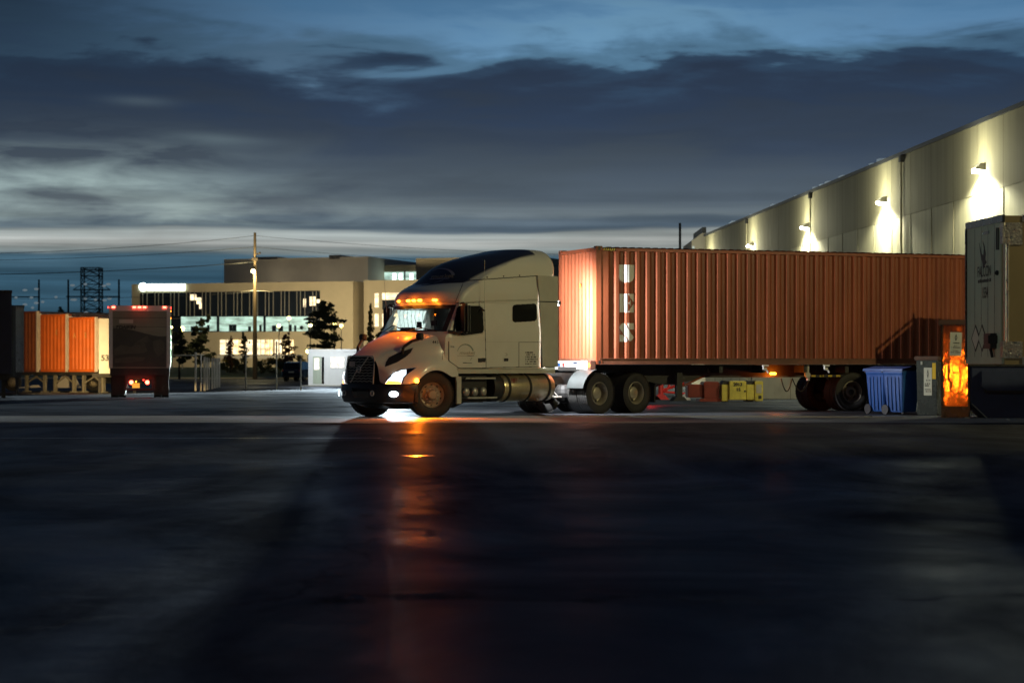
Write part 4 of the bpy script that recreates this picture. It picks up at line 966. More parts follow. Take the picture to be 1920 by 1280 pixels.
# grey trailer: nose to the left, side to the camera, reaching out of the frame
z0 = 40.4; xn = (1884 - 960) / FPX * z0
t = thing('box_trailer', 'grey box trailer lettered FALCON 1554 on its nose, parked above the navy dumpster', 'trailer', (xn, z0, 0), R(0))
def nose(y): return -.17 * (y / 2.3)      # the far corner sits a little further left
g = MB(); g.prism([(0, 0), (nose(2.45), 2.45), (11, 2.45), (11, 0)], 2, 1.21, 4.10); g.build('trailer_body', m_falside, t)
NV = Vector((-.17, 2.3, 0)).normalized(); NM = Matrix(((NV.x, -NV.y, 0, 0), (NV.y, NV.x, 0, 0), (0, 0, 1, 0), (0, 0, 0, 1)))
# nose panel in its own frame: a along the nose from near to far, b outwards to the left
nf = bpy.data.objects.new('nose_panel', None); col.objects.link(nf); nf.parent = t; nf.matrix_local = NM
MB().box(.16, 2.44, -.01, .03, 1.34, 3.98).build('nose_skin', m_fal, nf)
MB().box(.0, 2.46, .0, .05, 3.98, 4.12).build('top_cap', m_bin, nf); MB().box(.05, 2.44, -.01, .045, 1.22, 1.345).build('nose_sill', m_fal, nf)
MB().box(2.40, 2.47, -.02, .06, 1.3, 4.0).build('nose_edge', m_bin, nf)
g = MB()
for a in (.55, .98, 1.42, 1.86): g.box(a, a + .012, .03, .034, 1.36, 3.96)
g.build('nose_rivet_line', m_bin, nf)
TM = lambda a, z: Matrix.Translation((a, .036, z)) @ Matrix(((-1, 0, 0, 0), (0, 0, 1, 0), (0, 1, 0, 0), (0, 0, 0, 1)))
text('nose_lettering', 'FALCON', .30, m_ink, nf, TM(1.22, 3.06), 0, .004, .78)
text('nose_number', '1554', .30, m_ink, nf, TM(1.17, 2.63), 0, .006, .62)
g = MB(); r_ = random.Random(2); a = .78
while a < 1.66:
    ww = r_.uniform(.03, .09); g.box(a, a + ww, .031, .036, 2.85, 2.90 + r_.uniform(0, .02)); a += ww + .03
g.build('nose_small_print', m_ink, nf)
g = MB(); g.prism([(1.56, 3.66), (1.46, 3.52), (1.38, 3.42), (1.28, 3.40), (1.24, 3.52), (1.32, 3.68), (1.22, 3.60), (1.12, 3.42), (1.16, 3.30), (1.06, 3.24), (1.18, 3.20), (1.30, 3.12), (1.34, 3.24), (1.46, 3.40)], 1, .031, .036); g.build('bird_emblem', m_ink, nf)
for a, mt_ in ((1.80, m_stick), (1.36, m_fal)):
    g = MB(); g.prism([(a, 2.02), (a + .30, 1.74), (a, 1.46), (a - .30, 1.74)], 1, .031, .036); p = g.build('placard', m_ink, nf)
    g = MB(); g.prism([(a, 1.96), (a + .24, 1.74), (a, 1.52), (a - .24, 1.74)], 1, .037, .040); g.build('placard_face', mt_, p)
g = MB(); g.box(.42, .85, .03, .16, 1.52, 1.82); g.box(.36, .62, .03, .22, 1.62, 1.78); g.tube([(.6, .1, 1.52), (.52, .1, 1.42), (.48, .1, 1.36)], .03); g.build('socket_box', m_black, nf)
MB().box(.9, 1.3, .03, .045, 3.80, 3.86).build('marker_plate', m_bin, nf); MB().cyl((.30, .04, 3.88), (.30, .04, 3.45), .045).build('light_bracket', m_black, nf)
MB().ball((.33, .05, 3.0), .05, 6).build('nose_knob', m_black, nf)
for zz in ((3.55, 3.96), (1.35, 1.66)):
    g = MB(); g.box(-.015, .16, .0, .045, zz[0], zz[1]); g.build('tread_plate', m_tread, nf); MB().box(-.01, .34, -.012, .0, zz[0] - .02, zz[1]).build('tread_plate', m_tread, t)
MB().lathe([(.06, 1.66), (.06, 3.55)], 16, 'z', (.05, .05, 0)).build('corner_radius', m_alu, t, smooth=True)
g = MB(); g.box(.34, 11, -.01, .0, 3.98, 4.12); g.build('top_rail', m_hazy if 0 else m_alu, t); MB().box(.34, 11, -.014, .0, 1.2, 1.36).build('bottom_rail', m_alu, t)
g = MB()
for k in range(60): g.cyl((.3 + k * .18, -.016, 1.40), (.3 + k * .18, -.0, 1.40), .014, n=6)
g.build('rivet_row', m_alu, t)
for y in (.4, 2.0):
    g = MB(); g.box(3.0, 3.15, y - .07, y + .07, .12, 1.2); g.box(2.85, 3.3, y - .14, y + .14, .004, .12); g.build('landing_leg', m_dark, t)
for x in (8.6, 9.9):
    for y, sd in ((.28, -1), (2.17, 1)):
        wheel(t, x, y, .50, 'drive', sd, 0, True)

# ------------------------------------------------------------------ behind the chassis
def GB(px, py, h=None):
    # ground point on the sloping yard
    z = 60.0
    for _ in range(30): z = (CAMH - gz(z)) * FPX / (py - HORY)
    return (px - 960) / FPX * z, z, gz(z) + .004
x, y, z = GB(1440, 748); t = thing('dock_wall', 'low cracked concrete retaining wall seen under the trailer', 'wall', (x, y, z))
MB().box(-.6, 9.5, .25, .6, -.1, .95).build('wall_slab', m_conc, t); g = MB()
for a in (.9, 2.5, 4.1, 5.7, 7.3): g.box(a, a + .015, .245, .252, 0, .95)
g.build('wall_joint', m_ink, t)
x, y, z = GB(1352, 753); t = thing('site_generator', 'yellow scuffed equipment box stencilled 2013 15 under the trailer', 'generator', (x, y, z), R(2))
k_ = FPX / y
def K(px): return (px - 1352) / k_
g = MB(); g.cbox(K(1353), K(1366), 0, .9, .02, .60, .02); g.cbox(K(1367), K(1399), -.06, .9, .06, .72, .02); g.cbox(K(1400), K(1416), 0, .9, .06, .60, .02); g.cbox(K(1415), K(1431), -.03, .9, .02, .72, .02); g.build('housing', m_yel, t)
g = MB(); g.prism([(K(1352), .60), (K(1368), .60), (K(1373), .70), (K(1358), .74)], 1, .1, .8); g.prism([(K(1398), .60), (K(1414), .60), (K(1419), .74), (K(1405), .74)], 1, .1, .8); g.build('hood_flap', m_dark, t)
text('stencil', '2013', .155, m_ink, t, Matrix.Translation((K(1383), -.066, .60)) @ Matrix.Rotation(R(90), 4, 'X'), 0, .008); text('stencil', '15', .155, m_ink, t, Matrix.Translation((K(1384), -.066, .42)) @ Matrix.Rotation(R(90), 4, 'X'), 0, .008)
g = MB(); g.box(K(1418), K(1428), -.04, -.03, .30, .60); g.build('louvre', m_steel, t); g = MB(); g.box(K(1422), K(1428), -.04, -.03, .10, .22); g.box(K(1353), K(1367), .1, .8, -.02, .03); g.box(K(1400), K(1413), .1, .8, -.02, .06); g.box(K(1395), K(1398), -.07, -.06, .34, .40); g.build('access_panel', m_ink, t)
x, y, z = GB(1320, 753); t = thing('steel_tank', 'dark red steel box on a skid left of the yellow equipment box', 'tank', (x, y + .1, z), R(3))
g = MB(); g.cbox(0, .55, 0, .9, .10, .70, .03); g.cbox(-.55, -.02, .1, .8, .14, .60, .03); g.build('tank_shell', m_dred, t); MB().box(-.15, .62, -.03, .9, -.02, .10).build('skid', m_dred, t)
x, y, z = GB(1239, 749); t = thing('trailer_stand', 'bright red steel support stand glowing behind the rear drive wheels', 'stand', (x, y, z))
g = MB(); g.cyl((0, 0, .18), (0, 0, 1.0), .10, n=16); g.build('post', m_red, t, smooth=True); MB().prism([(-.32, 0), (.32, 0), (.12, .2), (-.12, .2)], 1, -.2, .2).build('foot', m_red, t)
g = MB(); g.tube([(.05, 0, .35), (.9, .1, .62)], .05); g.tube([(.1, 0, .3), (.95, .1, .22)], .04); g.tube([(.2, 0, .3), (.42, .05, .75)], .04); g.build('brace', m_red, t, smooth=True)
x, y, z = GB(1284, 750); o = MB().prism([(-.22, 0), (.22, 0), (.12, .18), (.0, .24), (-.12, .16)], 1, -.1, .1).build('wheel_chock', m_white); o.location = (x, y, z); tag(o, 'pale wedge wheel chock on the ground by the landing leg', 'chock')
for px, lab in ((1541, 'black steel post left of its twin, before the concrete wall'), (1557, 'black steel post right of its twin, nearest the chassis wheels')):
    x, y, z = GB(px, 753); t = thing('support_leg', lab, 'support leg', (x, y, z), 0, 'black support legs behind the chassis')
    MB().box(-.09, .09, -.09, .09, .04, 1.1).build('post', m_dark, t); MB().box(-.18, .18, -.18, .18, 0, .05).build('foot', m_dark, t)

# ------------------------------------------------------------------ warehouse on the right
AX = 23.6; WD = Vector((-.0574, 1, 0)).normalized(); WA = math.atan2(WD.y, WD.x)
t = thing('warehouse', 'long pale concrete warehouse with lamps along its wall, right of the yard', 'warehouse', (AX - .0574 * 30, 30, 0), WA - R(90))
# local: y along the wall away from the camera, x to the right into the building
WL = (157 - 30) / WD.y
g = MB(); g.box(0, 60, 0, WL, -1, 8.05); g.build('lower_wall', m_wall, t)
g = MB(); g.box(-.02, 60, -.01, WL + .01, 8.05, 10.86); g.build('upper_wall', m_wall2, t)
g = MB(); g.box(-.12, 60.1, -.1, WL + .1, 10.86, 11.02); g.build('parapet', m_flash, t)
g = MB()
for i in range(1, int(WL / 3.6)): g.box(-.024, .0, i * 3.6 - .012, i * 3.6 + .012, 0, 10.86)
g.build('panel_joint', mat('joint_grey', (.17, .155, .10), .9), t)
for yl in (45, 66, 87, 108): 
    MB().box(-.2, .1, yl, yl + .35, 10.55, 10.85).build('scupper', m_black, t)
g = MB(); r_ = random.Random(5)
for i in range(26):
    yy_ = 70 + r_.random() * 48; g.box(.1, .5, yy_, yy_ + r_.uniform(.3, .9), 11.02, 11.02 + r_.uniform(.05, .22))
g.build('roof_reflector', m_ins, t)
for yl in (45.2, 66.2, 87.2, 108.2): MB().cyl((-.10, yl, -.5), (-.10, yl, 10.6), .045, n=8).build('downpipe', m_wall2, t)
LY = [(a_ - 30) / WD.y for a_ in (83.0, 99.5, 118, 136, 154, 66)]
for i, yl in enumerate(LY):
    g = MB(); g.prism([(-.02, 8.92), (-.02, 9.22), (-.20, 9.22), (-.42, 9.0), (-.42, 8.96)], 1, yl - .28, yl + .28); hsg = g.build('wall_lamp', m_steel, t)
    g = MB(); g.box(-.40, -.05, yl - .25, yl + .25, 8.86, 8.915); g.box(-.426, -.421, yl - .24, yl + .24, 8.90, 9.0); g.build('lamp_lens', e_wall, hsg)
    light('wall_lamp_light', 'SPOT', (-.55, yl, 8.80), L['wall'] * 9 * (1.15, .9, 1.05, .8, 1, 1)[i], (1, .98, .68), t, .12, target=(-.25, yl, 0), cone=R(158), blend=.25)
    light('wall_lamp_spill', 'POINT', (-1.5, yl, 9.1), L['wall'] * 1.5, (1, .97, .66), t, .2)
# grey stair block at its far end
t = thing('stair_tower', 'small dark grey block with two lit windows at the far end of the warehouse', 'building', ((1297 - 960) / FPX * 160, 160, 0))
k_ = FPX / 160
g = MB(); g.prism([(0, -1), (26 / k_, -1), (26 / k_, 11.5), (0, 10.7)], 1, 0, 8); g.build('tower_wall', m_ofcd, t); MB().box(20 / k_, 27 / k_, -.1, 8, 11.3, 11.75).build('tower_cap', m_flash, t)
for z0, z1 in ((9.9, 10.3), (8.9, 9.7)): MB().box(1 / k_, 5 / k_, -.03, .0, z0, z1).build('window', m_ins, t)
x = (1275 - 960) / FPX * 150; t = MB().cyl((0, 0, -.4), (0, 0, 11.4), .11, .09, 10).build('utility_pole', m_wire); t.location = (x, 150, 0); tag(t, 'short dark pole standing left of the grey stair block', 'pole')

# ------------------------------------------------------------------ left: moving box truck seen from behind
z = 86.0; k_ = FPX / z; bx0 = (262 - 960) / k_; gb = gz(z) + .004
t = thing('box_truck', 'white box truck seen from behind with red brake lights and a DAIKIN roller door', 'truck', (bx0, z, gb), R(9.3))
def X(px): return (px - 262) / k_
def Y(py): return CAMH + (HORY - py) / k_ - gb
g = MB(); g.box(X(206), X(318), .0, 7.2, Y(690), Y(574)); g.build('cargo_box', m_white, t)
g = MB(); g.box(X(205), X(212), -.05, .0, Y(690), Y(573)); g.box(X(312), X(319), -.05, .0, Y(690), Y(573)); g.box(X(205), X(319), -.06, .0, Y(583), Y(573)); g.build('door_frame', m_white, t)
m_door = mat('roller_door', (.25, .25, .19), .45, var=.15, vs=1.5, stretch=(.4, 1, 2), wear=.4, wcol=(.12, .11, .08))
g = MB(); g.box(X(212), X(312), -.012, -.002, Y(690), Y(583)); dr = g.build('roller_door', m_door, t)
g = MB()
for py in (596, 613, 631, 649, 667, 684): g.box(X(212), X(312), -.016, -.012, Y(py), Y(py) + .015)
g.build('door_slat_joint', m_ink, dr)
m_gdark = mat('painted_shadow', (.055, .052, .042), .5, var=.4, vs=1.5); m_gmid = mat('painted_shadow_mid', (.10, .095, .07), .5, var=.4, vs=1.8)  # dark shapes painted on the door for the shadow cast there
g = MB(); g.prism([(X(212.5), Y(688)), (X(311), Y(688)), (X(311), Y(631)), (X(295), Y(630)), (X(276), Y(626)), (X(250), Y(619)), (X(232), Y(616)), (X(212.5), Y(615))], 1, -.019, -.0165); g.build('door_shadow', m_gdark, dr)
r_ = random.Random(11)
for pts in ([(214, 655), (228, 646), (246, 650), (262, 641), (272, 644), (276, 658), (268, 662), (240, 663), (216, 666)], [(216, 672), (250, 668), (272, 670), (268, 676), (240, 680), (216, 680)], [(286, 640), (300, 636), (308, 642), (308, 660), (296, 668), (288, 656)], [(250, 645), (270, 632), (276, 628), (280, 640), (262, 646)]):
    MB().prism([(X(a), Y(b)) for a, b in pts], 1, -.022, -.0195).build('shadow_patch', m_gmid, dr)
text('door_lettering', 'DAIKIN', .19, m_ink, dr, Matrix.Translation((X(238.5), -.02, Y(613.5))) @ Matrix.Rotation(R(90), 4, 'X'), .2, .012, 1.05)
MB().prism([(X(219), Y(610)), (X(224.5), Y(610)), (X(219), Y(616))], 1, -.021, -.018).build('door_mark', m_ink, dr)
g = MB(); g.box(X(224), X(250), -.02, -.015, Y(606), Y(599)); g.build('door_panel_patch', m_ext, dr)
for px in (213.5, 252, 261.5, 271, 308): 
    g = MB(); g.cbox(X(px) - .07, X(px) + .07, -.09, -.05, Y(577.5), Y(574.5), .01); g.build('clearance_light', e_redhot, t)
for px in (204.5, 319): MB().cbox(X(px) - .03, X(px) + .03, -.05, .0, Y(578), Y(575), .01).build('corner_light', e_red, t)
for py in (583, 596): MB().cbox(X(319), X(320), .1, .2, Y(py + 1.5), Y(py - 1.5), .008).build('side_marker', e_amber2, t)
MB().box(X(318.6), X(319.6), .3, 3.2, Y(686), Y(597)).build('side_glow_panel', e_side_glow, t)  # glowing panel put on for the greenish light along this side
g = MB(); g.box(X(207), X(317), -.02, .3, Y(704), Y(690)); g.box(X(233), X(290), -.06, .1, Y(732), Y(728)); g.box(X(236), X(240), -.02, .1, Y(728), Y(704)); g.box(X(284), X(288), -.02, .1, Y(728), Y(704)); g.box(X(214), X(310), .4, 6.5, Y(712), Y(704)); g.build('rear_frame', m_dark, t)
for a, b in ((210, 234), (289, 315)): MB().box(X(a), X(b), .25, .28, Y(741), Y(698)).build('mud_flap', m_rub, t)
for px in (222, 302):
    mb_ = tyre_mb(.5, .28, .28); w_ = bpy.data.objects.new('wheel', None); col.objects.link(w_); w_.parent = t; w_.location = (X(px), 1.3, .5); w_.rotation_euler = (0, 0, R(90))
    for dy in (-.15, .16): q = obj('tyre', mb_.build('tyre', m_rub, w_).data if dy < 0 else q.data, None, w_) if dy > 0 else mb_.build('tyre', m_rub, w_); q.location = (0, dy, 0)
    MB().cyl((0, -.3, 0), (0, .3, 0), .2, n=20).build('rim', m_rim, w_)
for px in (246.5, 276): g = MB(); g.lathe([(0, -.10), (.06, -.095), (.085, -.06)], 20, 'y', (X(px), .02, Y(716.5))); g.build('brake_light', e_redhot, t)
MB().cbox(X(268), X(270), -.08, -.05, Y(713), Y(711), .005).build('reverse_light', e_red, t)
g = MB(); g.box(X(248), X(262), -.075, -.065, Y(727), Y(718)); g.build('licence_plate', emis('lit_plate', (1, .50, .06), .8), t)
MB().cbox(X(254), X(256.5), -.09, -.07, Y(716.5), Y(714.5), .01).build('plate_lamp', e_amber, t)
for px in (246.5, 276): light('brake_glow', 'POINT', (X(px), -.35, Y(716)), L['tail'], (1, .03, .02), t, .06)
light('clearance_glow', 'POINT', (X(262), -.35, Y(574)), 3, (1, .05, .02), t, .1)

# parked trailers at the left edge
def lbox(px, z, top, wid, yaw, mt, mtside, name, label, Lg=9, wheels=True, letters=None, bottom=697):
    k = FPX / z; gb = gz(z) + .004; x = (px - 960) / k
    t = thing(name, label, 'trailer' if 'trailer' in name else 'container', (x, z, gb), yaw, None)
    h0 = CAMH + (HORY - bottom) / k - gb; h1 = CAMH + (HORY - top) / k - gb
    return t, k, h0, h1
def lcont(px, z, top, mt, label, letters, LL=6.0):
    yaw = R(-43)       # local x along the end face, y down the length
    t, k, h0, h1 = lbox(px, z, top, 2.44, yaw, mt, mt, 'parked_container', label); t['group'] = 'orange containers in the left row'; t['category'] = 'container'
    # front end: corrugated
    bp = [(-2.44 + .1, 0)] + [(u - 2.44, d) for u, d in corr(6, .22, .333, .05)] + [(-.1, 0)]
    mb = MB(); mb.grid([[(u, d + .01, z_) for u, d in bp] for z_ in (h0 + .12, h1 - .1)]); mb.build('front_wall', mt, t, fix=False)
    bp2 = [(.1, 0)] + corr(int((LL - .4) / .3), .2, .3, .04) + [(LL, 0)]
    mb = MB(); mb.grid([[(-.01 - d, u, z_) for u, d in bp2] for z_ in (h0 + .12, h1 - .1)]); mb.build('side_wall', m_whitec, t, fix=False)
    mb = MB(); mb.box(-2.40, -2.36, .1, LL, h0 + .1, h1 - .1); mb.build('far_wall', mt, t)
    mb = MB(); mb.box(-2.4, -.04, .05, LL, h1 - .08, h1 - .03); mb.build('roof', mt, t)
    for x0 in (-2.44, -.12):
        MB().box(x0, x0 + .12, -.003, .12, h0, h1).build('corner_post', mt if x0 < -1 else m_whitec, t)
    mb = MB(); mb.box(-2.32, -.12, 0, .08, h1 - .12, h1); mb.box(-2.32, -.12, 0, .08, h0, h0 + .14); mb.build('end_rail', mt, t)
    for (s_, a, zz) in letters: text('ghost_letter', s_, .36, m_ghosto, t, Matrix.Translation((a, .0, zz)) @ Matrix.Rotation(R(90), 4, 'X'), 0, .01)
    # running gear below
    g = MB(); g.box(-2.3, -.1, -.02, LL, h0 - .18, h0); g.box(-.35, -.15, LL - 1.6, LL - .3, .45, h0 - .18); g.build('chassis', m_dark, t)
    for x0 in (-2.1, -.35): g = MB(); g.box(x0, x0 + .16, .6, .76, .05, h0 - .18); g.box(x0 - .1, x0 + .26, .5, .86, 0, .06); g.build('landing_leg', m_leg, t)
    MB().tube([(-2.0, .68, .5), (-1.1, .7, h0 - .25), (-.3, .68, .5)], .05).build('leg_brace', m_leg, t)
    return t
m_leg = mat('galvanised_leg', (.20, .19, .16), .6, var=.3)
m_whitec = mat('container_side_lit', (.62, .54, .50), .5, var=.15); m_ghosto = mat('faded_orange_lettering', (.66, .30, .10), .5)  # container sides coloured pale for the white light falling on them
lcont(180, 110.2, 594, m_rust2, 'brightest orange parked container, marked A, right end of the orange row', [('A', -1.95, 3.05), ('E', -.95, 3.05)], 4.6)
lcont(125, 112.2, 588.5, m_rust2, 'orange parked container with rippled end, second from right in the left row', [('E', -.95, 3.25)])
m_rust3 = mat('container_paint_brown', (.20, .055, .018), .5, var=.3)
lcont(70, 114.2, 583, m_rust3, 'dim brown parked container, left of the two bright orange ones', [])
# white 53 foot trailer behind the box truck
t, k, h0, h1 = lbox(206, 108.0, 597, 2.6, R(-50), m_white, m_white, 'parked_trailer', 'white parked trailer numbered 53 half hidden behind the box truck', bottom=700); t.rotation_euler = (0, 0, R(11))
MB().box(-.55, 2.05, 0, 9, h0, h1).build('trailer_body', m_white, t); text('fleet_number', '53', .42, m_ink, t, Matrix.Translation((-.25, -.005, CAMH + (HORY - 671.5) / k - gz(108))) @ Matrix.Rotation(R(90), 4, 'X'), 0, .01)
MB().box(-.9, 1.6, .3, 8.5, h0 - .2, h0).build('chassis', m_dark, t)
for x0 in (-.6, 1.2): MB().box(x0, x0 + .15, 1.0, 1.15, 0, h0 - .2).build('landing_leg', m_dark, t)
# pale skirted trailer seen low between the landing legs
z = 121; k = FPX / z; x = (160 - 960) / k; t = thing('skirted_trailer', 'low pale trailer skirt seen behind the landing legs of the orange containers', 'trailer', (x, z, gz(z) + .004), R(-2))
def XX(px): return (px - 160) / k
g = MB(); g.prism([(XX(98), .14), (XX(150), .14), (XX(142), .22), (XX(120), .95), (XX(86), .3)], 1, 0, .06)
g = MB(); g.prism([(XX(104), .18), (XX(152), .18), (XX(137), 1.05), (XX(118), 1.05)], 1, 0, .06); g.prism([(XX(28), .16), (XX(76), .2), (XX(72), .34), (XX(62), .34)], 1, 0, .06); g.build('side_skirt', m_white, t)
MB().box(XX(60), XX(190), .1, 2.5, 1.05, 3.4).build('trailer_body', m_white, t)
for px in (174, 20): wheel(t, XX(px), .35, .50, 'steer', -1, 0)
# dark box trailers at the far left
for px, z, top, wpx, mt_, lab, w0 in ((45, 101, 573, 15, m_alu, 'silver fluted trailer end left of the brown container', 2.5), (22, 84, 545, 22, m_navy, 'dark tall trailer cut off by the left edge of the picture', 2.5)):
    k = FPX / z; gb = gz(z) + .004; t = thing('parked_trailer', lab, 'trailer', ((px - 960) / k, z, gb), R(14))
    h0 = CAMH - .38 - gb; h1 = CAMH + (HORY - top) / k - gb
    w_ = wpx / k
    g = MB(); g.box(-2.6, 0, 0, 10, h0, h1); g.build('trailer_body', m_dark if px > 30 else m_navy, t)
    g = MB(); n_ = 9
    for i in range(n_): g.box(-w_ + w_ * i / n_ + .01, -w_ + w_ * (i + .6) / n_, -.03, 0, h0, h1 - .02)
    g.build('fluted_panel', mt_, t)
    MB().box(-2.7, .02, -.03, .1, h1 - .1, h1 + .02).build('top_rail', m_bin, t)
    g = MB(); g.box(-2.4, -.1, .2, 9, h0 - .25, h0); g.build('chassis', m_dark, t)
    for x0 in (-2.2, -.4): MB().box(x0, x0 + .16, .8, .96, 0, h0 - .2).build('landing_leg', m_dark, t)

# ------------------------------------------------------------------ gate, posts, guard house, car
z = 119; k = FPX / z; gb = gz(z) + .004
t = thing('sliding_gate', 'tall white slatted gate panel standing edge-on right of the box truck', 'gate', ((387 - 960) / k, z, gb))
def XG(px): return (px - 387) / k
def YG(py): return CAMH + (HORY - py) / k - gb
for i, (a, b, t0, b0) in enumerate(((381.5, 385.6, 669, 732.5), (386, 389.3, 670, 731), (389.6, 391.6, 671, 730), (394, 397.6, 671, 729), (397.9, 401.2, 671, 728), (401.5, 404.8, 671, 727), (405, 408.3, 671, 726))):
    MB().box(XG(a), XG(b), i * .16, i * .16 + .06, YG(b0), YG(t0)).build('slat', m_white if i != 2 else m_steel, t)
g = MB()
for a, b, t0, b0 in ((365, 368.5, 660, 733), (376, 378, 663, 733)): g.box(XG(a), XG(b), -.05, .05, YG(b0), YG(t0))
g.box(XG(368), XG(382), -.03, .03, YG(666), YG(664)); g.build('gate_post', m_steel, t)
g = MB(); g.box(XG(322), XG(365), -.03, .03, YG(667), YG(664.5)); g.cyl((XG(323), 0, YG(676)), (XG(323), 0, YG(652)), .03); g.build('top_bar', m_steel, t)
for px, z, top, lab in ((461, 128, 664, 'thin steel fence post nearest the utility pole'), (518.5, 128, 640, 'tall thin pale fence post left of the dark parked car'), (564, 124, 672, 'short pale post right beside the guard house')):
    k2 = FPX / z; o = MB().cyl((0, 0, 0), (0, 0, CAMH + (HORY - top) / k2 - gz(z)), .045, n=8).build('fence_post', m_steel); o.location = ((px - 960) / k2, z, gz(z)); tag(o, lab, 'post', 'posts of the wire fence')
o = MB().cyl((( 408 - 960) / (FPX / 128), 128, CAMH + 18 * 128 / FPX), ((565 - 960) / (FPX / 128), 128, CAMH + 17 * 128 / FPX), .02, n=6).build('fence_rail', m_steel); tag(o, 'thin steel top rail of the wire fence between gate and guard house', 'rail')
z = 148; k = FPX / z; gb = gz(z) + .004
t = thing('guard_house', 'small white guard hut with grey door and windows behind the truck nose', 'hut', ((578 - 960) / k, z, gb), R(-4))
def XH(px): return (px - 578) / k
def YH(py): return max(0, CAMH + (HORY - py) / k - gb)
e_hut = emis_room('lit_hut_window', (1, .93, .82), .5, 1.6, (2, 2, 2))
m_hut = mat('hut_white', (.74, .75, .74), .55, var=.06)
g = MB(); g.box(-.35, 6.9, -.6, 3.2, -.3, YH(722)); g.build('hut_slab', m_conc, t)
H0 = YH(722)
g = MB(); g.box(0, 6.2, 0, 2.6, H0, YH(660)); g.build('hut_wall', m_hut, t)
MB().box(-.06, 6.26, -.07, 2.7, YH(660), YH(654.5)).build('hut_roof', m_hut, t, bevel=.02)
g = MB(); g.box(XH(587), XH(603), -.03, .0, H0 + .1, YH(668)); d = g.build('hut_door', m_fal, t); MB().box(XH(589), XH(599), -.04, -.03, YH(693), YH(671)).build('door_pane', e_hut, d); MB().box(XH(603.5), XH(608), -.02, .0, H0 + .1, YH(669)).build('door_gap', m_glass, t)
g = MB(); g.box(XH(618), XH(648), -.03, .0, YH(691), YH(667)); wd = g.build('hut_window', m_hut, t); MB().box(XH(620), XH(646), -.038, -.03, YH(689), YH(669)).build('window_pane', e_hut, wd); MB().box(XH(634), XH(635), -.045, -.038, YH(689), YH(669)).build('window_bar', m_hut, wd)
g = MB(); g.cbox(5.75, 6.05, -.5, -.3, YH(654.5), YH(654.5) + .3, .03); fl_ = g.build('flood_lamp', m_steel, t); MB().box(5.78, 6.02, -.51, -.5, YH(654.5) + .03, YH(654.5) + .27).build('flood_lens', e_fog, fl_)
for a in (XH(583), XH(612), XH(654)): MB().box(a, a + .08, -.025, .0, H0, YH(661)).build('corner_trim', m_hut, t)
z = 190; k = FPX / z; gb = gz(z) + .004
t = thing('parked_car', 'dark parked SUV seen from behind, left of the white guard hut', 'car', ((546 - 960) / k, z, gb), R(-14))
g = MB(); rows = []
for yy_, w_, h0_, h1_ in ((0, .88, .45, 1.0), (.08, .94, .35, 1.12), (1.2, .97, .32, 1.15), (3.4, .97, .32, 1.10), (4.3, .92, .35, .98), (4.6, .8, .45, .9)):
    rows.append([(-w_, yy_, h0_), (-w_, yy_, h1_ - .1), (-w_ + .1, yy_, h1_), (w_ - .1, yy_, h1_), (w_, yy_, h1_ - .1), (w_, yy_, h0_)])
g.grid(rows, close=True); g.f.append((0, 1, 2, 3, 4, 5)); g.f.append(tuple(range(30, 36)))
rows = [[(-.92, .1, 1.05), (-.74, .35, 1.72), (.74, .35, 1.72), (.92, .1, 1.05)], [(-.92, 1.2, 1.08), (-.72, 1.2, 1.80), (.72, 1.2, 1.80), (.92, 1.2, 1.08)], [(-.92, 3.4, 1.08), (-.68, 2.5, 1.76), (.68, 2.5, 1.76), (.92, 3.4, 1.08)]]
g.grid(rows); g.f.append(tuple(len(g.v) - 12 + i for i in range(4))); g.build('car_body', m_car, t, smooth=True)
MB().prism([(-.70, 1.14), (.70, 1.14), (.60, 1.62), (-.60, 1.62)], 1, .05, .12).build('rear_window', m_glass, t)
for s in (-1, 1): MB().cbox(s * .80 - .09, s * .80 + .09, -.02, .1, .86, 1.08, .03).build('tail_lamp', m_dred, t)
MB().box(-.26, .26, -.03, .02, .78, .90).build('licence_plate', m_stick, t); MB().box(-.9, .9, -.05, .1, .38, .56).build('rear_bumper', m_black, t)
for s in (-.8, .8):
    for yy_ in (.9, 3.6): wheel(t, s, yy_, .36, 'steer', 1 if s > 0 else -1).rotation_euler = (0, 0, R(90 if s < 0 else -90))

# ------------------------------------------------------------------ office block behind
OZ = 290.0; OA = math.atan2(-11, 31); ox0 = (247 - 960) / FPX * OZ; base = lz(OZ)
t = thing('office_building', 'tan office building with a glowing roof sign and lit ground floor, behind the yard', 'office', (ox0, OZ, base), OA)
ca, sa = math.cos(OA), math.sin(OA)
def of(px, py, dy=0):
    # pixel on the facade plane -> local (x, z)
    kx = (px - 960) / FPX; ly = dy
    a = (kx * (OZ + ly * ca) - (ox0 - ly * sa)) / (ca - kx * sa)
    zz = OZ + a * sa + ly * ca
    return a, CAMH + (HORY - py) / FPX * zz - base
def orect(mb, x0, x1, y0, y1, d0, d1, dy=0):
    a0, h1 = of(x0, y0, dy); a1, _ = of(x1, y0, dy); _, h0 = of((x0 + x1) / 2, y1, dy); _, h1 = of((x0 + x1) / 2, y0, dy)
    return mb.box(a0, a1, d0, d1, h0, h1)
g = MB(); a1, htop = of(662, 527); a0 = 0
g.box(0, a1, 0, 22, -1, htop); g.build('main_wall', m_ofc, t)
g = MB(); orect(g, 263, 600, 547, 596, -.06, .0); g.build('upper_glazing', m_og, t)
g = MB(); orect(g, 263, 600, 596.5, 622, -.06, .0); orect(g, 263, 340, 622, 645, -.05, .0); g.build('lower_glazing', m_og, t)
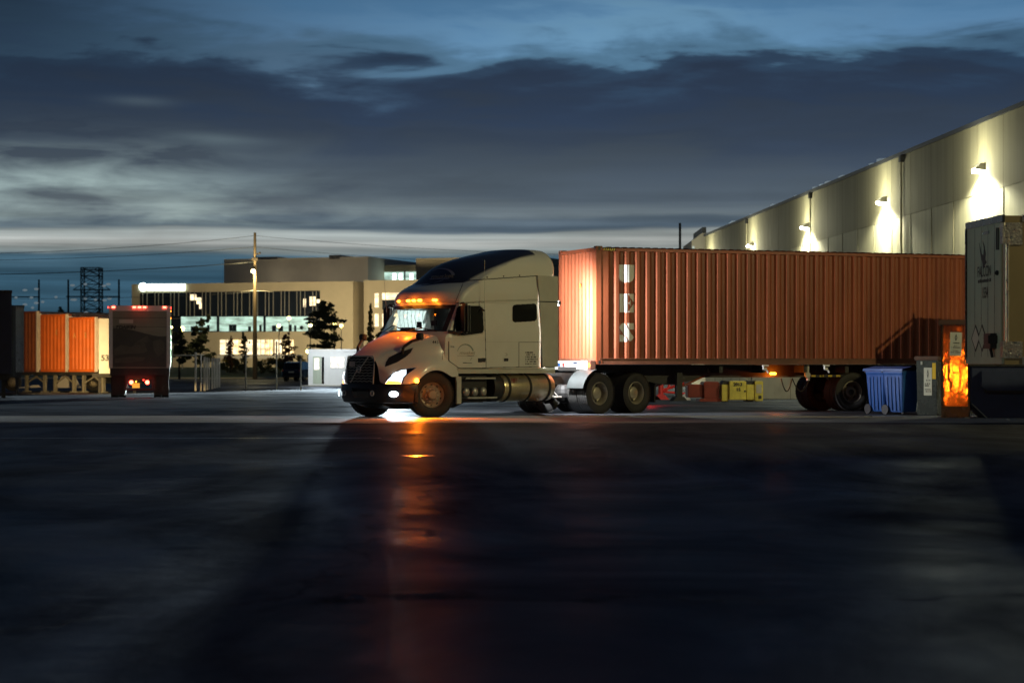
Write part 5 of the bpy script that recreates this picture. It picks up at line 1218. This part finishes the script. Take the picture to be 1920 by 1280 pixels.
for a, b in ((340, 408), (412, 495), (499, 578)):
    g = MB(); orect(g, a, b, 593.5, 621, -.08, -.061); wn = g.build('lit_office_window', e_wing, t)
    g = MB(); rr_ = random.Random(a)
    for i in range(4): c_ = rr_.uniform(a + 4, b - 8); orect(g, c_, c_ + rr_.uniform(4, 9), 608 + rr_.random() * 4, 620.8, -.10, -.081)
    g.build('office_furniture', m_og, wn)
for (a, b, c_, d) in ((356, 369, 552, 563), (369, 378, 558, 570), (374, 378.5, 569, 579), (569, 574, 560, 576), (581, 592, 556, 573), (593, 600, 561, 568)):
    g = MB(); orect(g, a, b, c_, d, -.09, -.061); g.build('lit_upper_window', e_winw2, t)
px = 268.0; i = 0
while px < 600:
    g = MB(); orect(g, px, px + .8, 546, 592 if px > 300 else 640, -.20, -.0); g.build('mullion', m_mul, t); px += (8.0, 14.5, 6.5)[i % 3] * 1.02; i += 1
for px in (409, 496.5): g = MB(); orect(g, px - 1.5, px + 1.5, 592, 622, -.2, 0); g.build('mullion', m_og, t)
rr_ = random.Random(4)
for (a, b) in ((413, 424), (425, 436), (437, 448), (449, 460), (461, 474), (483, 489), (490, 497), (498, 506), (507, 512), (516, 529), (532, 541), (544, 551)):
    g = MB(); orect(g, a, b - .8, 637, 664 + rr_.random() * 3, -.08, -.0); g.build('lit_ground_window', e_winw if rr_.random() > .3 else e_winw2, t)
g = MB(); orect(g, 408, 534, 664.8, 672, -.1, 0); g.build('plinth', m_ofcd, t)
# sign: round mark and a run of blurred letters, both glowing
g = MB(); a, h = of(269, 538); g.cyl((a, -.25, h), (a, -.05, h), .58, n=24); g.build('sign_disc', e_sign, t)
g = MB()
for px in (278, 284.5, 291, 297, 304, 310.5, 317, 323, 329.5, 336, 342): orect(g, px, px + 5.2, 532.5, 544.5, -.25, -.05)
g.build('sign_letters', e_sign, t)
# rear blocks
g = MB(); x0, ht = of(420, 486, 14); x1, _ = of(690, 486, 14); g.box(x0, x1, 14, 34, htop - 2, ht); g.build('rear_block', m_ofcd, t)
g = MB(); orect(g, 480, 520, 481.5, 486, 14, 20, 14); orect(g, 617, 637, 478, 486, 14, 20, 14); orect(g, 540, 590, 483.5, 486, 15, 20, 14); g.build('roof_plant', m_flash, t)
g = MB(); x0, h_ = of(688, 497, 20); x1, _ = of(800, 497, 20); g.box(x0, x1, 20, 34, 0, of(740, 497, 20)[1]); g.build('link_block', m_ofc, t)
g = MB(); x0, _ = of(780, 482, 10); x1, _ = of(1010, 482, 10); g.box(x0, x1, 10, 34, 0, of(800, 484, 10)[1]); g.build('right_block', m_ofc, t)
g = MB(); orect(g, 678, 803, 510, 526, 19.9, 20, 20); g.build('upper_window_band', e_wing, t)
g = MB()
for px in (700, 714, 740, 752, 772, 784): orect(g, px - 3, px + 3, 513, 524, 19.84, 19.9, 20)
g.build('band_lamp', e_sign, t)
g = MB()
for px in (677, 718, 760, 802): orect(g, px - 1, px + 1, 509, 530, 19.7, 20, 20)
g.build('band_mullion', m_og, t)
g = MB(); x0, _ = of(682, 527, 2); x1, _ = of(830, 527, 2); g.box(x0, x1, 2, 30, -1, of(740, 525, 2)[1]); g.build('wing_wall', m_ofc, t)
g = MB(); x0, _ = of(662, 540, 6); x1, _ = of(683, 540, 6); g.box(x0, x1, 6, 12, -1, of(670, 536, 6)[1]); g.build('recess_wall', m_ofcd, t)
for (a, b, c_, d, dy) in ((661, 684, 550, 578, 6), (661, 684, 588, 621, 6), (661, 684, 636, 660, 6)):
    g = MB(); orect(g, a, b, c_, d, 5.9, 6, 6); g.build('lit_stair_window', e_winw2, t)
for (a, b, c_, d) in ((703, 710, 550, 576), (703, 710, 588, 612), (717, 750, 549, 562), (717, 750, 588, 614), (690, 704, 635, 656), (700, 750, 636, 652)):
    g = MB(); orect(g, a, b, c_, d, 1.92, 2, 2); g.build('lit_wing_window', e_winw2, t)
g = MB(); orect(g, 717, 750, 562, 580, 1.95, 2, 2); g.build('wing_glazing', m_og, t)
g = MB()
for (c_, d) in ((560, 562), (570, 571.5), (600, 602), (612, 613)): orect(g, 661, 684, c_, d, 5.84, 5.9, 6)
g.build('stair_landing', m_ofcd, t)

for a_ in (16, 24, 31): light('added_roof_wash', 'POINT', (a_, 9.5, htop + .5), 110, (1, .88, .66), t, .2)  # lights added without fixtures to brighten the rear block
# ------------------------------------------------------------------ trees, shrubs
def foliage(mb, c, rx, ry, rz, n, s, rnd, gaps=.25):
    cl = [Vector((rnd.gauss(0, .42), rnd.gauss(0, .42), rnd.gauss(0, .45))) for _ in range(max(5, n // 60))]
    for _ in range(n):
        q = cl[rnd.randrange(len(cl))] + Vector((rnd.gauss(0, .17), rnd.gauss(0, .17), rnd.gauss(0, .15)))
        if q.length > 1.05: q *= 1.05 / q.length
        p = Vector((c[0] + q.x * rx, c[1] + q.y * ry, c[2] + q.z * rz))
        u = Vector((rnd.gauss(0, 1), rnd.gauss(0, 1), rnd.gauss(0, 1))).normalized(); v = u.orthogonal().normalized() * s * rnd.uniform(.5, 1.1); u = u.cross(v).normalized() * s * rnd.uniform(.5, 1.0)
        mb.add([p - u, p + v * .6, p + u, p - v * .6], [(0, 1, 2, 3)])
def tree(px, z, top, bot, wpx, mt_, label, n=1400, seed=1, cone=False, group='trees in front of the office'):
    k = FPX / z; gb = lz(z) if z > 222 else gz(z); x = (px - 960) / k; rnd = random.Random(seed)
    t = thing('tree', label, 'tree', (x, z, gb), 0, group)
    H_ = CAMH + (HORY - top) / k - gb; w_ = wpx / k / 2; b0 = CAMH + (HORY - bot) / k - gb
    g = MB(); g.cyl((0, 0, -.2), (0, 0, H_ * .85), .13, .03, 8)
    for i in range(9):
        a = rnd.uniform(0, 6.3); h = b0 + (H_ - b0) * rnd.uniform(.05, .8); g.cyl((0, 0, h), (math.cos(a) * w_ * .7, math.sin(a) * w_ * .7, h + .5), .04, .01, 5)
    g.build('trunk', m_bark, t)
    g = MB(); m_ = 15; n = int(n * 2.4)
    for i in range(m_):
        f = (i + .5) / m_; rr_ = w_ * ((1 - f) * .95 + .12 if cone else math.sin(math.pi * min(.95, f * .85 + .15)) ** .7)
        foliage(g, (rnd.gauss(0, .15) * w_, rnd.gauss(0, .15) * w_, b0 + (H_ - b0) * f), rr_, rr_, (H_ - b0) / m_ * 1.5, n // m_, .185, rnd)
    g.build('crown', mt_, t, fix=False)
tree(608, 205, 568, 652, 78, m_leaf, 'broad dark tree rising above the white guard hut', 2200, 3)
tree(376, 215, 596, 678, 56, m_leaf, 'dense dark tree just right of the box truck', 1900, 5, True)
tree(336, 216, 616, 680, 36, m_leaf, 'dark tree directly beside the box truck, left of the denser tree', 1000, 6)
tree(694, 235, 575, 670, 22, m_leaf2, 'slim pale tree before the lit stair windows', 900, 8, True)
tree(722, 225, 612, 660, 44, m_leaf, 'low bushy tree directly behind the truck bonnet', 1200, 9)
tree(627, 216, 578, 640, 16, m_leaf2, 'thin sparse young tree right of the broad dark tree', 160, 10)
tree(432, 240, 634, 690, 22, m_leafr, 'small rust-leaved tree before the lit ground floor', 320, 12)
tree(535, 240, 628, 690, 44, m_leafr, 'rust-leaved young tree above the dark parked car', 420, 13)
tree(458, 238, 626, 680, 20, m_leaf2, 'thin green young tree left of the utility pole', 260, 14)
tree(118, 330, 578, 640, 34, m_leaf, 'dark round treetop showing over the brown container', 700, 15, group='treetops over the left row'); tree(186, 330, 580, 640, 26, m_leaf, 'dark ragged treetop showing left of the box truck', 500, 16, group='treetops over the left row')
shr = [(430, 'left of the row'), (455, '')]
labs = ['dark clipped bush right of the white gate', 'dark clipped bush left of the utility pole', 'dark clipped bush just right of the utility pole', 'dark clipped bush left of the parked car', 'dark bush behind the roof of the parked car']
for i, px in enumerate((418, 448, 488, 512, 532)):
    z = 236; k = FPX / z; g = MB(); rnd = random.Random(40 + i); foliage(g, (0, 0, .8), 1.0, .9, .85, 420, .16, rnd); o = g.build('bush', m_leaf, fix=False); o.location = ((px - 960) / k, z, lz(z)); tag(o, labs[i], 'bush', 'clipped bushes on the lawn')
labs = ['yellow lit shrub bed right of the utility pole', 'yellow lit shrub left of the parked car', 'yellow lit shrub between parked car and guard hut', 'tawny grasses below the lit ground floor windows']
for i, (px, wd_, hh) in enumerate(((506, 22, .8), (528, 14, .8), (562, 10, 1.0), (436, 26, .8))):
    z = 246; k = FPX / z; g = MB(); rnd = random.Random(60 + i); foliage(g, (0, 0, hh), wd_ / k, .9, hh, 700, .15, rnd); o = g.build('shrub', m_leafy, fix=False); o.location = ((px - 960) / k, z, lz(z)); tag(o, labs[i], 'shrub', 'yellow shrubs by the office')

# ------------------------------------------------------------------ poles, lamps, wires, pylons
z = 214; k = FPX / z; gb = gz(z)
t = thing('utility_pole', 'tall timber utility pole carrying a glowing yard lamp, before the office', 'pole', ((478 - 960) / k, z, gb))
hp = CAMH + (HORY - 436) / k - gb; hl = CAMH + (HORY - 509) / k - gb
MB().cyl((0, 0, -.5), (0, 0, hp), .25, .13, 12).build('pole_shaft', m_pole, t, smooth=True)
g = MB(); g.tube([(0, 0, hl + .25), (-.05, -.5, hl + .3), (-.05, -.8, hl + .12)], .04); g.build('lamp_arm', m_steel, t)
g = MB(); g.ball((-.08, -.85, hl), .19, 8); g.build('lamp_globe', e_pole, t, smooth=True)
g = MB(); g.tube([(.0, 0, hp - 2.2), (.5, 0, hp - 2.2)], .06); g.ball((.5, 0, hp - 2.1), .12, 6); g.box(-.3, .3, -.2, .2, hp - 2.9, hp - 2.6); g.build('insulator_bracket', m_bark, t)
g = MB(); g.tube([(-1.5, 0, hp - 6.1), (0, -.05, hp - 5.95), (1.8, 0, hp - 6.1)], .03); g.build('cross_arm', m_steel, t)
light('pole_lamp_light', 'POINT', (-.08, -1.25, hl - .2), L['pole'], (1, .78, .36), t, .2)
# small yard lamps of the office
lam = [(341, 598 + 17, 'left of the dense dark tree'), ]
for i, (px, py, lab, big) in enumerate(((322, 615, 'yellow office lamp peeping past the box truck edge', .5), (342, 618, 'yellow office lamp left of the dense dark tree', 1.0), (542, 598, 'yellow office lamp high above the parked car', .8), (523, 612, 'yellow office lamp above the thin fence post', .8), (582, 611, 'yellow office lamp at the left edge of the broad tree', .9), (627, 606, 'yellow office lamp right of the broad tree', 1.0), (640, 613, 'pale yellow office lamp nearest the truck mirror', .9), (577, 660, 'greenish white lamp just left of the guard hut', .9), (723, 616, 'warm lamp showing behind the truck bonnet mirror', .9))):
    z = 255; k = FPX / z; gb = lz(z); hh = CAMH + (HORY - py) / k - gb
    t = thing('office_lamp', lab, 'lamp', ((px - 960) / k, z, gb), 0, 'lamps in front of the office')
    MB().cyl((0, 0, 0), (0, 0, hh), .07, .05, 8).build('lamp_pole', m_steel, t); MB().ball((0, -.1, hh + .1), .26 * big, 8).build('lamp_head', e_bok, t, smooth=True)
for i, px in enumerate((352, 470, 556, 640, 700)):
    xx = (px - 960) / FPX * 262
    light('office_lamp_light', 'SPOT', (xx, 262, lz(262) + 5.5), L['office'], (1, .84, .54), None, .5, target=(xx + 2, 287, 10), cone=R(150), blend=.8)
# lattice pylon and H-frame poles far away
z = 900; k = FPX / z; t = thing('lattice_pylon', 'tall steel lattice pylon far behind the left row', 'pylon', ((172 - 960) / k, z, 0))
g = MB(); h1 = CAMH + (HORY - 502) / k
def wid(f): return (1.2 - f * .55 if f < .45 else .95) * 4.0
pr = None
for i in range(13):
    f = i / 12; w_ = 3.9 if f > .5 else 3.9 + (.5 - f) * 6
    P = [(-w_, -w_, h1 * f), (w_, -w_, h1 * f), (w_, w_, h1 * f), (-w_, w_, h1 * f)]
    if pr:
        for a in range(4):
            b = (a + 1) % 4; g.tube([pr[a], P[a]], .30, 4); g.tube([pr[a], P[b]], .16, 4); g.tube([pr[b], P[a]], .16, 4); g.tube([P[a], P[b]], .16, 4)
    pr = P
g.build('lattice', m_pyl, t)
g = MB()
for f in (.78, .98):
    g.tube([(-8 if f < .9 else -4.6, 0, h1 * f), (8 if f < .9 else 4.6, 0, h1 * f)], .35, 4)
    if f < .9: g.tube([(-8, 0, h1 * f), (-3.9, 0, h1 * (f + .06))], .2, 4); g.tube([(8, 0, h1 * f), (3.9, 0, h1 * (f + .06))], .2, 4)
g.build('cross_arm', m_pyl, t)
def hframe(pxs, zz, bar, top, lab, marks):
    k = FPX / zz; x0 = (pxs[0] - 960) / k; t = thing('h_frame_pole', lab, 'pole', (x0, zz, 0), 0, 'twin timber transmission poles')
    for p in pxs: MB().cyl(((p - pxs[0]) / k, 0, 0), ((p - pxs[0]) / k, 0, CAMH + (HORY - top) / k), .24, .18, 8).build('pole_shaft', m_pyl, t)
    hb = CAMH + (HORY - bar) / k; MB().box(((pxs[0] - 4 if pxs[0] > 0 else -30) - pxs[0]) / k, (pxs[-1] - pxs[0] + 2) / k, -.1, .1, hb - .12, hb + .12).build('cross_arm', m_pyl, t)
    for (a, b, w_) in marks: MB().ball(((a - pxs[0]) / k, -.5, CAMH + (HORY - b) / k), .42, 6, (w_, .6, .55)).build('white_marker', m_ins, t)
hframe((128, 223), 420, 556, 524, 'twin transmission poles flanking the lattice pylon', [(137, 535, 1.2), (161, 533, .9), (196, 536, 1.0), (204, 533, 1.2), (139, 562, 1.7), (161, 560, .9), (180, 562, .8), (197, 563, 1.1), (206, 560, 1.1), (162, 586, 1.0)])
hframe((-60, 73), 430, 556.5, 524, 'transmission pole at the far left above the silver trailer', [(48, 544, 1.2), (69, 542, 1.2), (106, 557, .8), (81, 566, .9), (69, 568, 1.2), (48, 571, 1.2), (62, 577, .8), (31, 558, .8), (60, 558, .9)])
def wire(p0, p1, sag, zz0, zz1, lab, r=.03):
    P0 = Vector(((p0[0] - 960) / FPX * zz0, zz0, CAMH + (HORY - p0[1]) / FPX * zz0)); P1 = Vector(((p1[0] - 960) / FPX * zz1, zz1, CAMH + (HORY - p1[1]) / FPX * zz1))
    pts = [P0.lerp(P1, i / 24) - Vector((0, 0, sag * 4 * (i / 24) * (1 - i / 24))) for i in range(25)]
    o = MB().tube(pts, r, 5).build('power_line', m_wire); tag(o, lab, 'power line', 'power lines strung over the yard')
wire((-250, 476), (478, 442), .6, 190, 214, 'uppermost wire running left from the pole top', .022); wire((478, 442), (1700, 470), 1.2, 214, 214, 'wire running right from the pole top', .018)
wire((-250, 487), (478, 463), .5, 190, 214, 'second wire left of the pole, under the uppermost', .022); wire((478, 463), (1700, 492), 1.2, 214, 214, 'lower wire running right from the pole', .018)
wire((-250, 516), (478, 491), .4, 190, 214, 'thick lower wire crossing the blue gap left of the office', .035); wire((-250, 556), (478, 548), .4, 190, 214, 'lowest thin wire at the height of the pole cross arm', .02)

# ------------------------------------------------------------------ details on the ground
o = MB().prism([(math.cos(a) * .22 * (1 + .2 * math.sin(3 * a)), math.sin(a) * .22 * (1 + .2 * math.cos(2 * a))) for a in [i * .3 for i in range(21)]], 2, .003, .006).build('puddle', mat('still_water', (.004, .004, .005), .22, spec=.25, rvar=.05, var=.05)); x, y, _ = G(783, 836); o.location = (x, y, nz_(y)); o.rotation_euler = (math.atan(.019), 0, 0); tag(o, kind='structure')
r_ = random.Random(9)
for (px, py, lab) in ((1620, 781, 'pale litter scrap on the ground beneath the blue bins'), (1752, 781, 'pale litter scrap by the foot of the small dark bin'), (1806, 784, 'pale litter scrap by the foot of the tall bin')):
    x, y, _ = G(px, py); o = MB().prism([(-.09, -.05), (.02, -.07), (.1, .0), (.04, .07), (-.06, .05)], 2, 0, .03).build('litter', m_stick); o.location = (x, y - .5, .008); tag(o, lab, 'litter', 'litter by the bins')
o = MB().grid([[(x_, 35.75 + .03 * math.sin(x_ * 1.7) + d_, nz_(35.75 + d_) + .004) for d_ in (-.05, .05)] for x_ in [-13 + i * .25 for i in range(44)]]).build('tar_seam', mat('tar', (.03, .031, .034), .35), fix=False); tag(o, kind='structure')
# steel stair by the neighbouring dock: stands right of the frame, its rails throw the shadow on the container
KP = Vector((20.6, 38, 9.5)); lam_ = .75
def ST_(t_, h): return KP + lam_ * (Vector((2.06 + .9348 * t_, 50.9 + .3551 * t_, h)) - KP)
st = thing('steel_stair', 'tall steel stair with plate balustrade on legs beside the neighbouring dock', 'stair', (0, 0, 0))
g = MB(); g.prism([(KP.x + .05, KP.z + .05), (KP.x + .05, KP.z + .35), (KP.x + .4, KP.z + .35), (KP.x + .85, KP.z + .2), (KP.x + .85, KP.z + .05)], 1, KP.y - .28, KP.y + .28); dl = g.build('dock_lamp', m_steel); tag(dl, 'wall lamp above the near dock of the warehouse, right of the picture', 'lamp'); MB().box(KP.x + .1, KP.x + .8, KP.y - .25, KP.y + .25, KP.z + .01, KP.z + .045).build('lamp_lens', e_wall, dl)
def plate(name, pts, th=.05):
    q = [ST_(a, b) for a, b in pts]; nv = Vector((.355, -.935, 0)) * th; g = MB(); n = len(q)
    g.add(q + [p + nv for p in q], [tuple(range(n)), tuple(range(2 * n - 1, n - 1, -1))] + [(i, (i + 1) % n, n + (i + 1) % n, n + i) for i in range(n)]); return g.build(name, m_dark, st)
plate('stair_balustrade', [(7.95, 1.05), (7.95, 1.50), (8.98, 2.28), (8.98, 1.30)])
plate('stair_handrail', [(7.86, 1.55), (7.86, 1.62), (9.02, 2.47), (9.02, 2.40)])
plate('landing_balustrade', [(8.98, 1.0), (8.98, 2.44), (11.6, 2.36), (11.6, 1.0)])
plate('stair_shade_plate', [(5.9, -3.1), (5.9, -.12), (7.95, 1.30), (8.98, 2.0), (8.98, -3.1)]); plate('landing_shade_plate', [(8.99, -3.1), (8.99, 1.0), (11.6, 1.0), (11.6, -3.1)])  # solid plates added below the stair to keep the chassis wheels in shade
for a, h in ((7.9, 1.64), (9.0, 2.56)): plate('stair_post', [(a - .045, h), (a + .045, h), (a + .045, .8), (a - .045, .8)])
for a in (9.2, 11.4):
    p = ST_(a, 1.0); MB().box(p.x - .08, p.x + .08, p.y - .08, p.y + .08, 0, p.z).build('stair_leg', m_dark, st)
# amber beacon on a post behind the photographer, mirrored in the tall bin
bt = thing('beacon_post', 'amber warning beacon on a low post behind the photographer', 'beacon', (-3.6, -2.4, -.80))
MB().cyl((0, 0, 0), (0, 0, 1.24), .04, n=10).build('post', m_steel, bt); MB().ball((0, 0, 1.42), .22, 10).build('beacon_lens', emis('beacon_lens', (1, .30, .02), 520), bt)

# ------------------------------------------------------------------ lamps
def wp(s, y_, h): return MT @ Vector((s, y_, h))
light('headlight_beam', 'SPOT', (1.28, .98, .92), L['head'], (.85, .94, 1), T, .06, target=(14, 1.5, .1), cone=R(70), blend=.6)
light('headlight_beam', 'SPOT', (1.28, -.98, .92), L['head'], (.85, .94, 1), T, .06, target=(14, -1.5, .1), cone=R(70), blend=.6)
light('fog_beam', 'SPOT', (1.25, .95, .52), L['head'] * .2, (.85, .94, 1), T, .06, target=(4, 2, 0), cone=R(130), blend=.6)
light('roof_marker_beam', 'SPOT', (-.14, -.05, 2.60), L['amber'] * 1.5, DEEP, T, .04, target=(.55, -.05, 1.75), cone=R(125), blend=.5)
light('roof_marker_glow', 'POINT', (-.22, 0, 2.66), 4, DEEP, T, .03)
light('roof_marker_glow', 'POINT', (-.28, .60, 2.66), 3, DEEP, T, .03)
light('roof_marker_glow', 'POINT', (-.28, -.64, 2.66), 3, DEEP, T, .03)
light('turn_signal_glow', 'POINT', (.85, 1.50, .86), L['amber'] * .06, DEEP, T, .03)
light('turn_signal_beam', 'SPOT', (.80, 1.46, .84), 1000, DEEP, T, .03, target=(1.35, 2.9, 0), cone=R(118), blend=1.0)
light('chassis_marker_glow', 'POINT', (5.17, .40, .93), L['side'], DEEP, HT, .05)
light('bolster_glow', 'POINT', (-.28, -.05, 1.19), L['side'] * .25, DEEP, HT, .04)
light('work_lamp_light', 'SPOT', (-3.62, .74, 2.60), L['load'] * 9, (.95, .97, 1), T, .05, target=(-5.4, .62, 1.1), cone=R(162), blend=.5)
light('curtain_fill', 'SPOT', (-1.25, -.50, 2.5), 15, (.9, 1, .97), T, .05, target=(-1.30, -1.06, 2.2), cone=R(100), blend=.6)  # fill light added inside the cab to brighten the curtain
# red lamp of the trailer behind
o = light('red_trailer_lamp', 'POINT', (4.3, 64.0, .75), L['red'], (1, .02, .02), None, .08)
# warm lamp on the near dock wall of the warehouse, right of the frame
light('dock_lamp_light', 'SPOT', KP, L['key'], (1, .865, .40), None, .08, target=(3, 51, 1.5), cone=R(120), blend=.3)
# white floodlight by the guard hut, shining past the truck
light('flood_light', 'SPOT', (-8.6, 146.6, 2.75), L['flood'], (.86, .97, .95), None, .7, target=(-14, 60, 0), cone=R(25), blend=.3)
light('hut_light', 'POINT', (-13.2, 143.5, 3.4), L['fill'], (.9, .97, 1), None, .3)
# lamp on the left of the yard, aimed at the bins and the grey trailer
light('bin_yard_lamp', 'SPOT', (-14, 22, 6), 2800, (.86, 1, .78), None, .1, target=(10.4, 46, 2.0), cone=R(19), blend=.4)
# lamp among the parked trailers
light('trailer_row_lamp', 'SPOT', (-24.2, 103.6, .8), L['left'], (1, .66, .26), None, .1, target=(-22.0, 110, 1.2), cone=R(95), blend=.9)
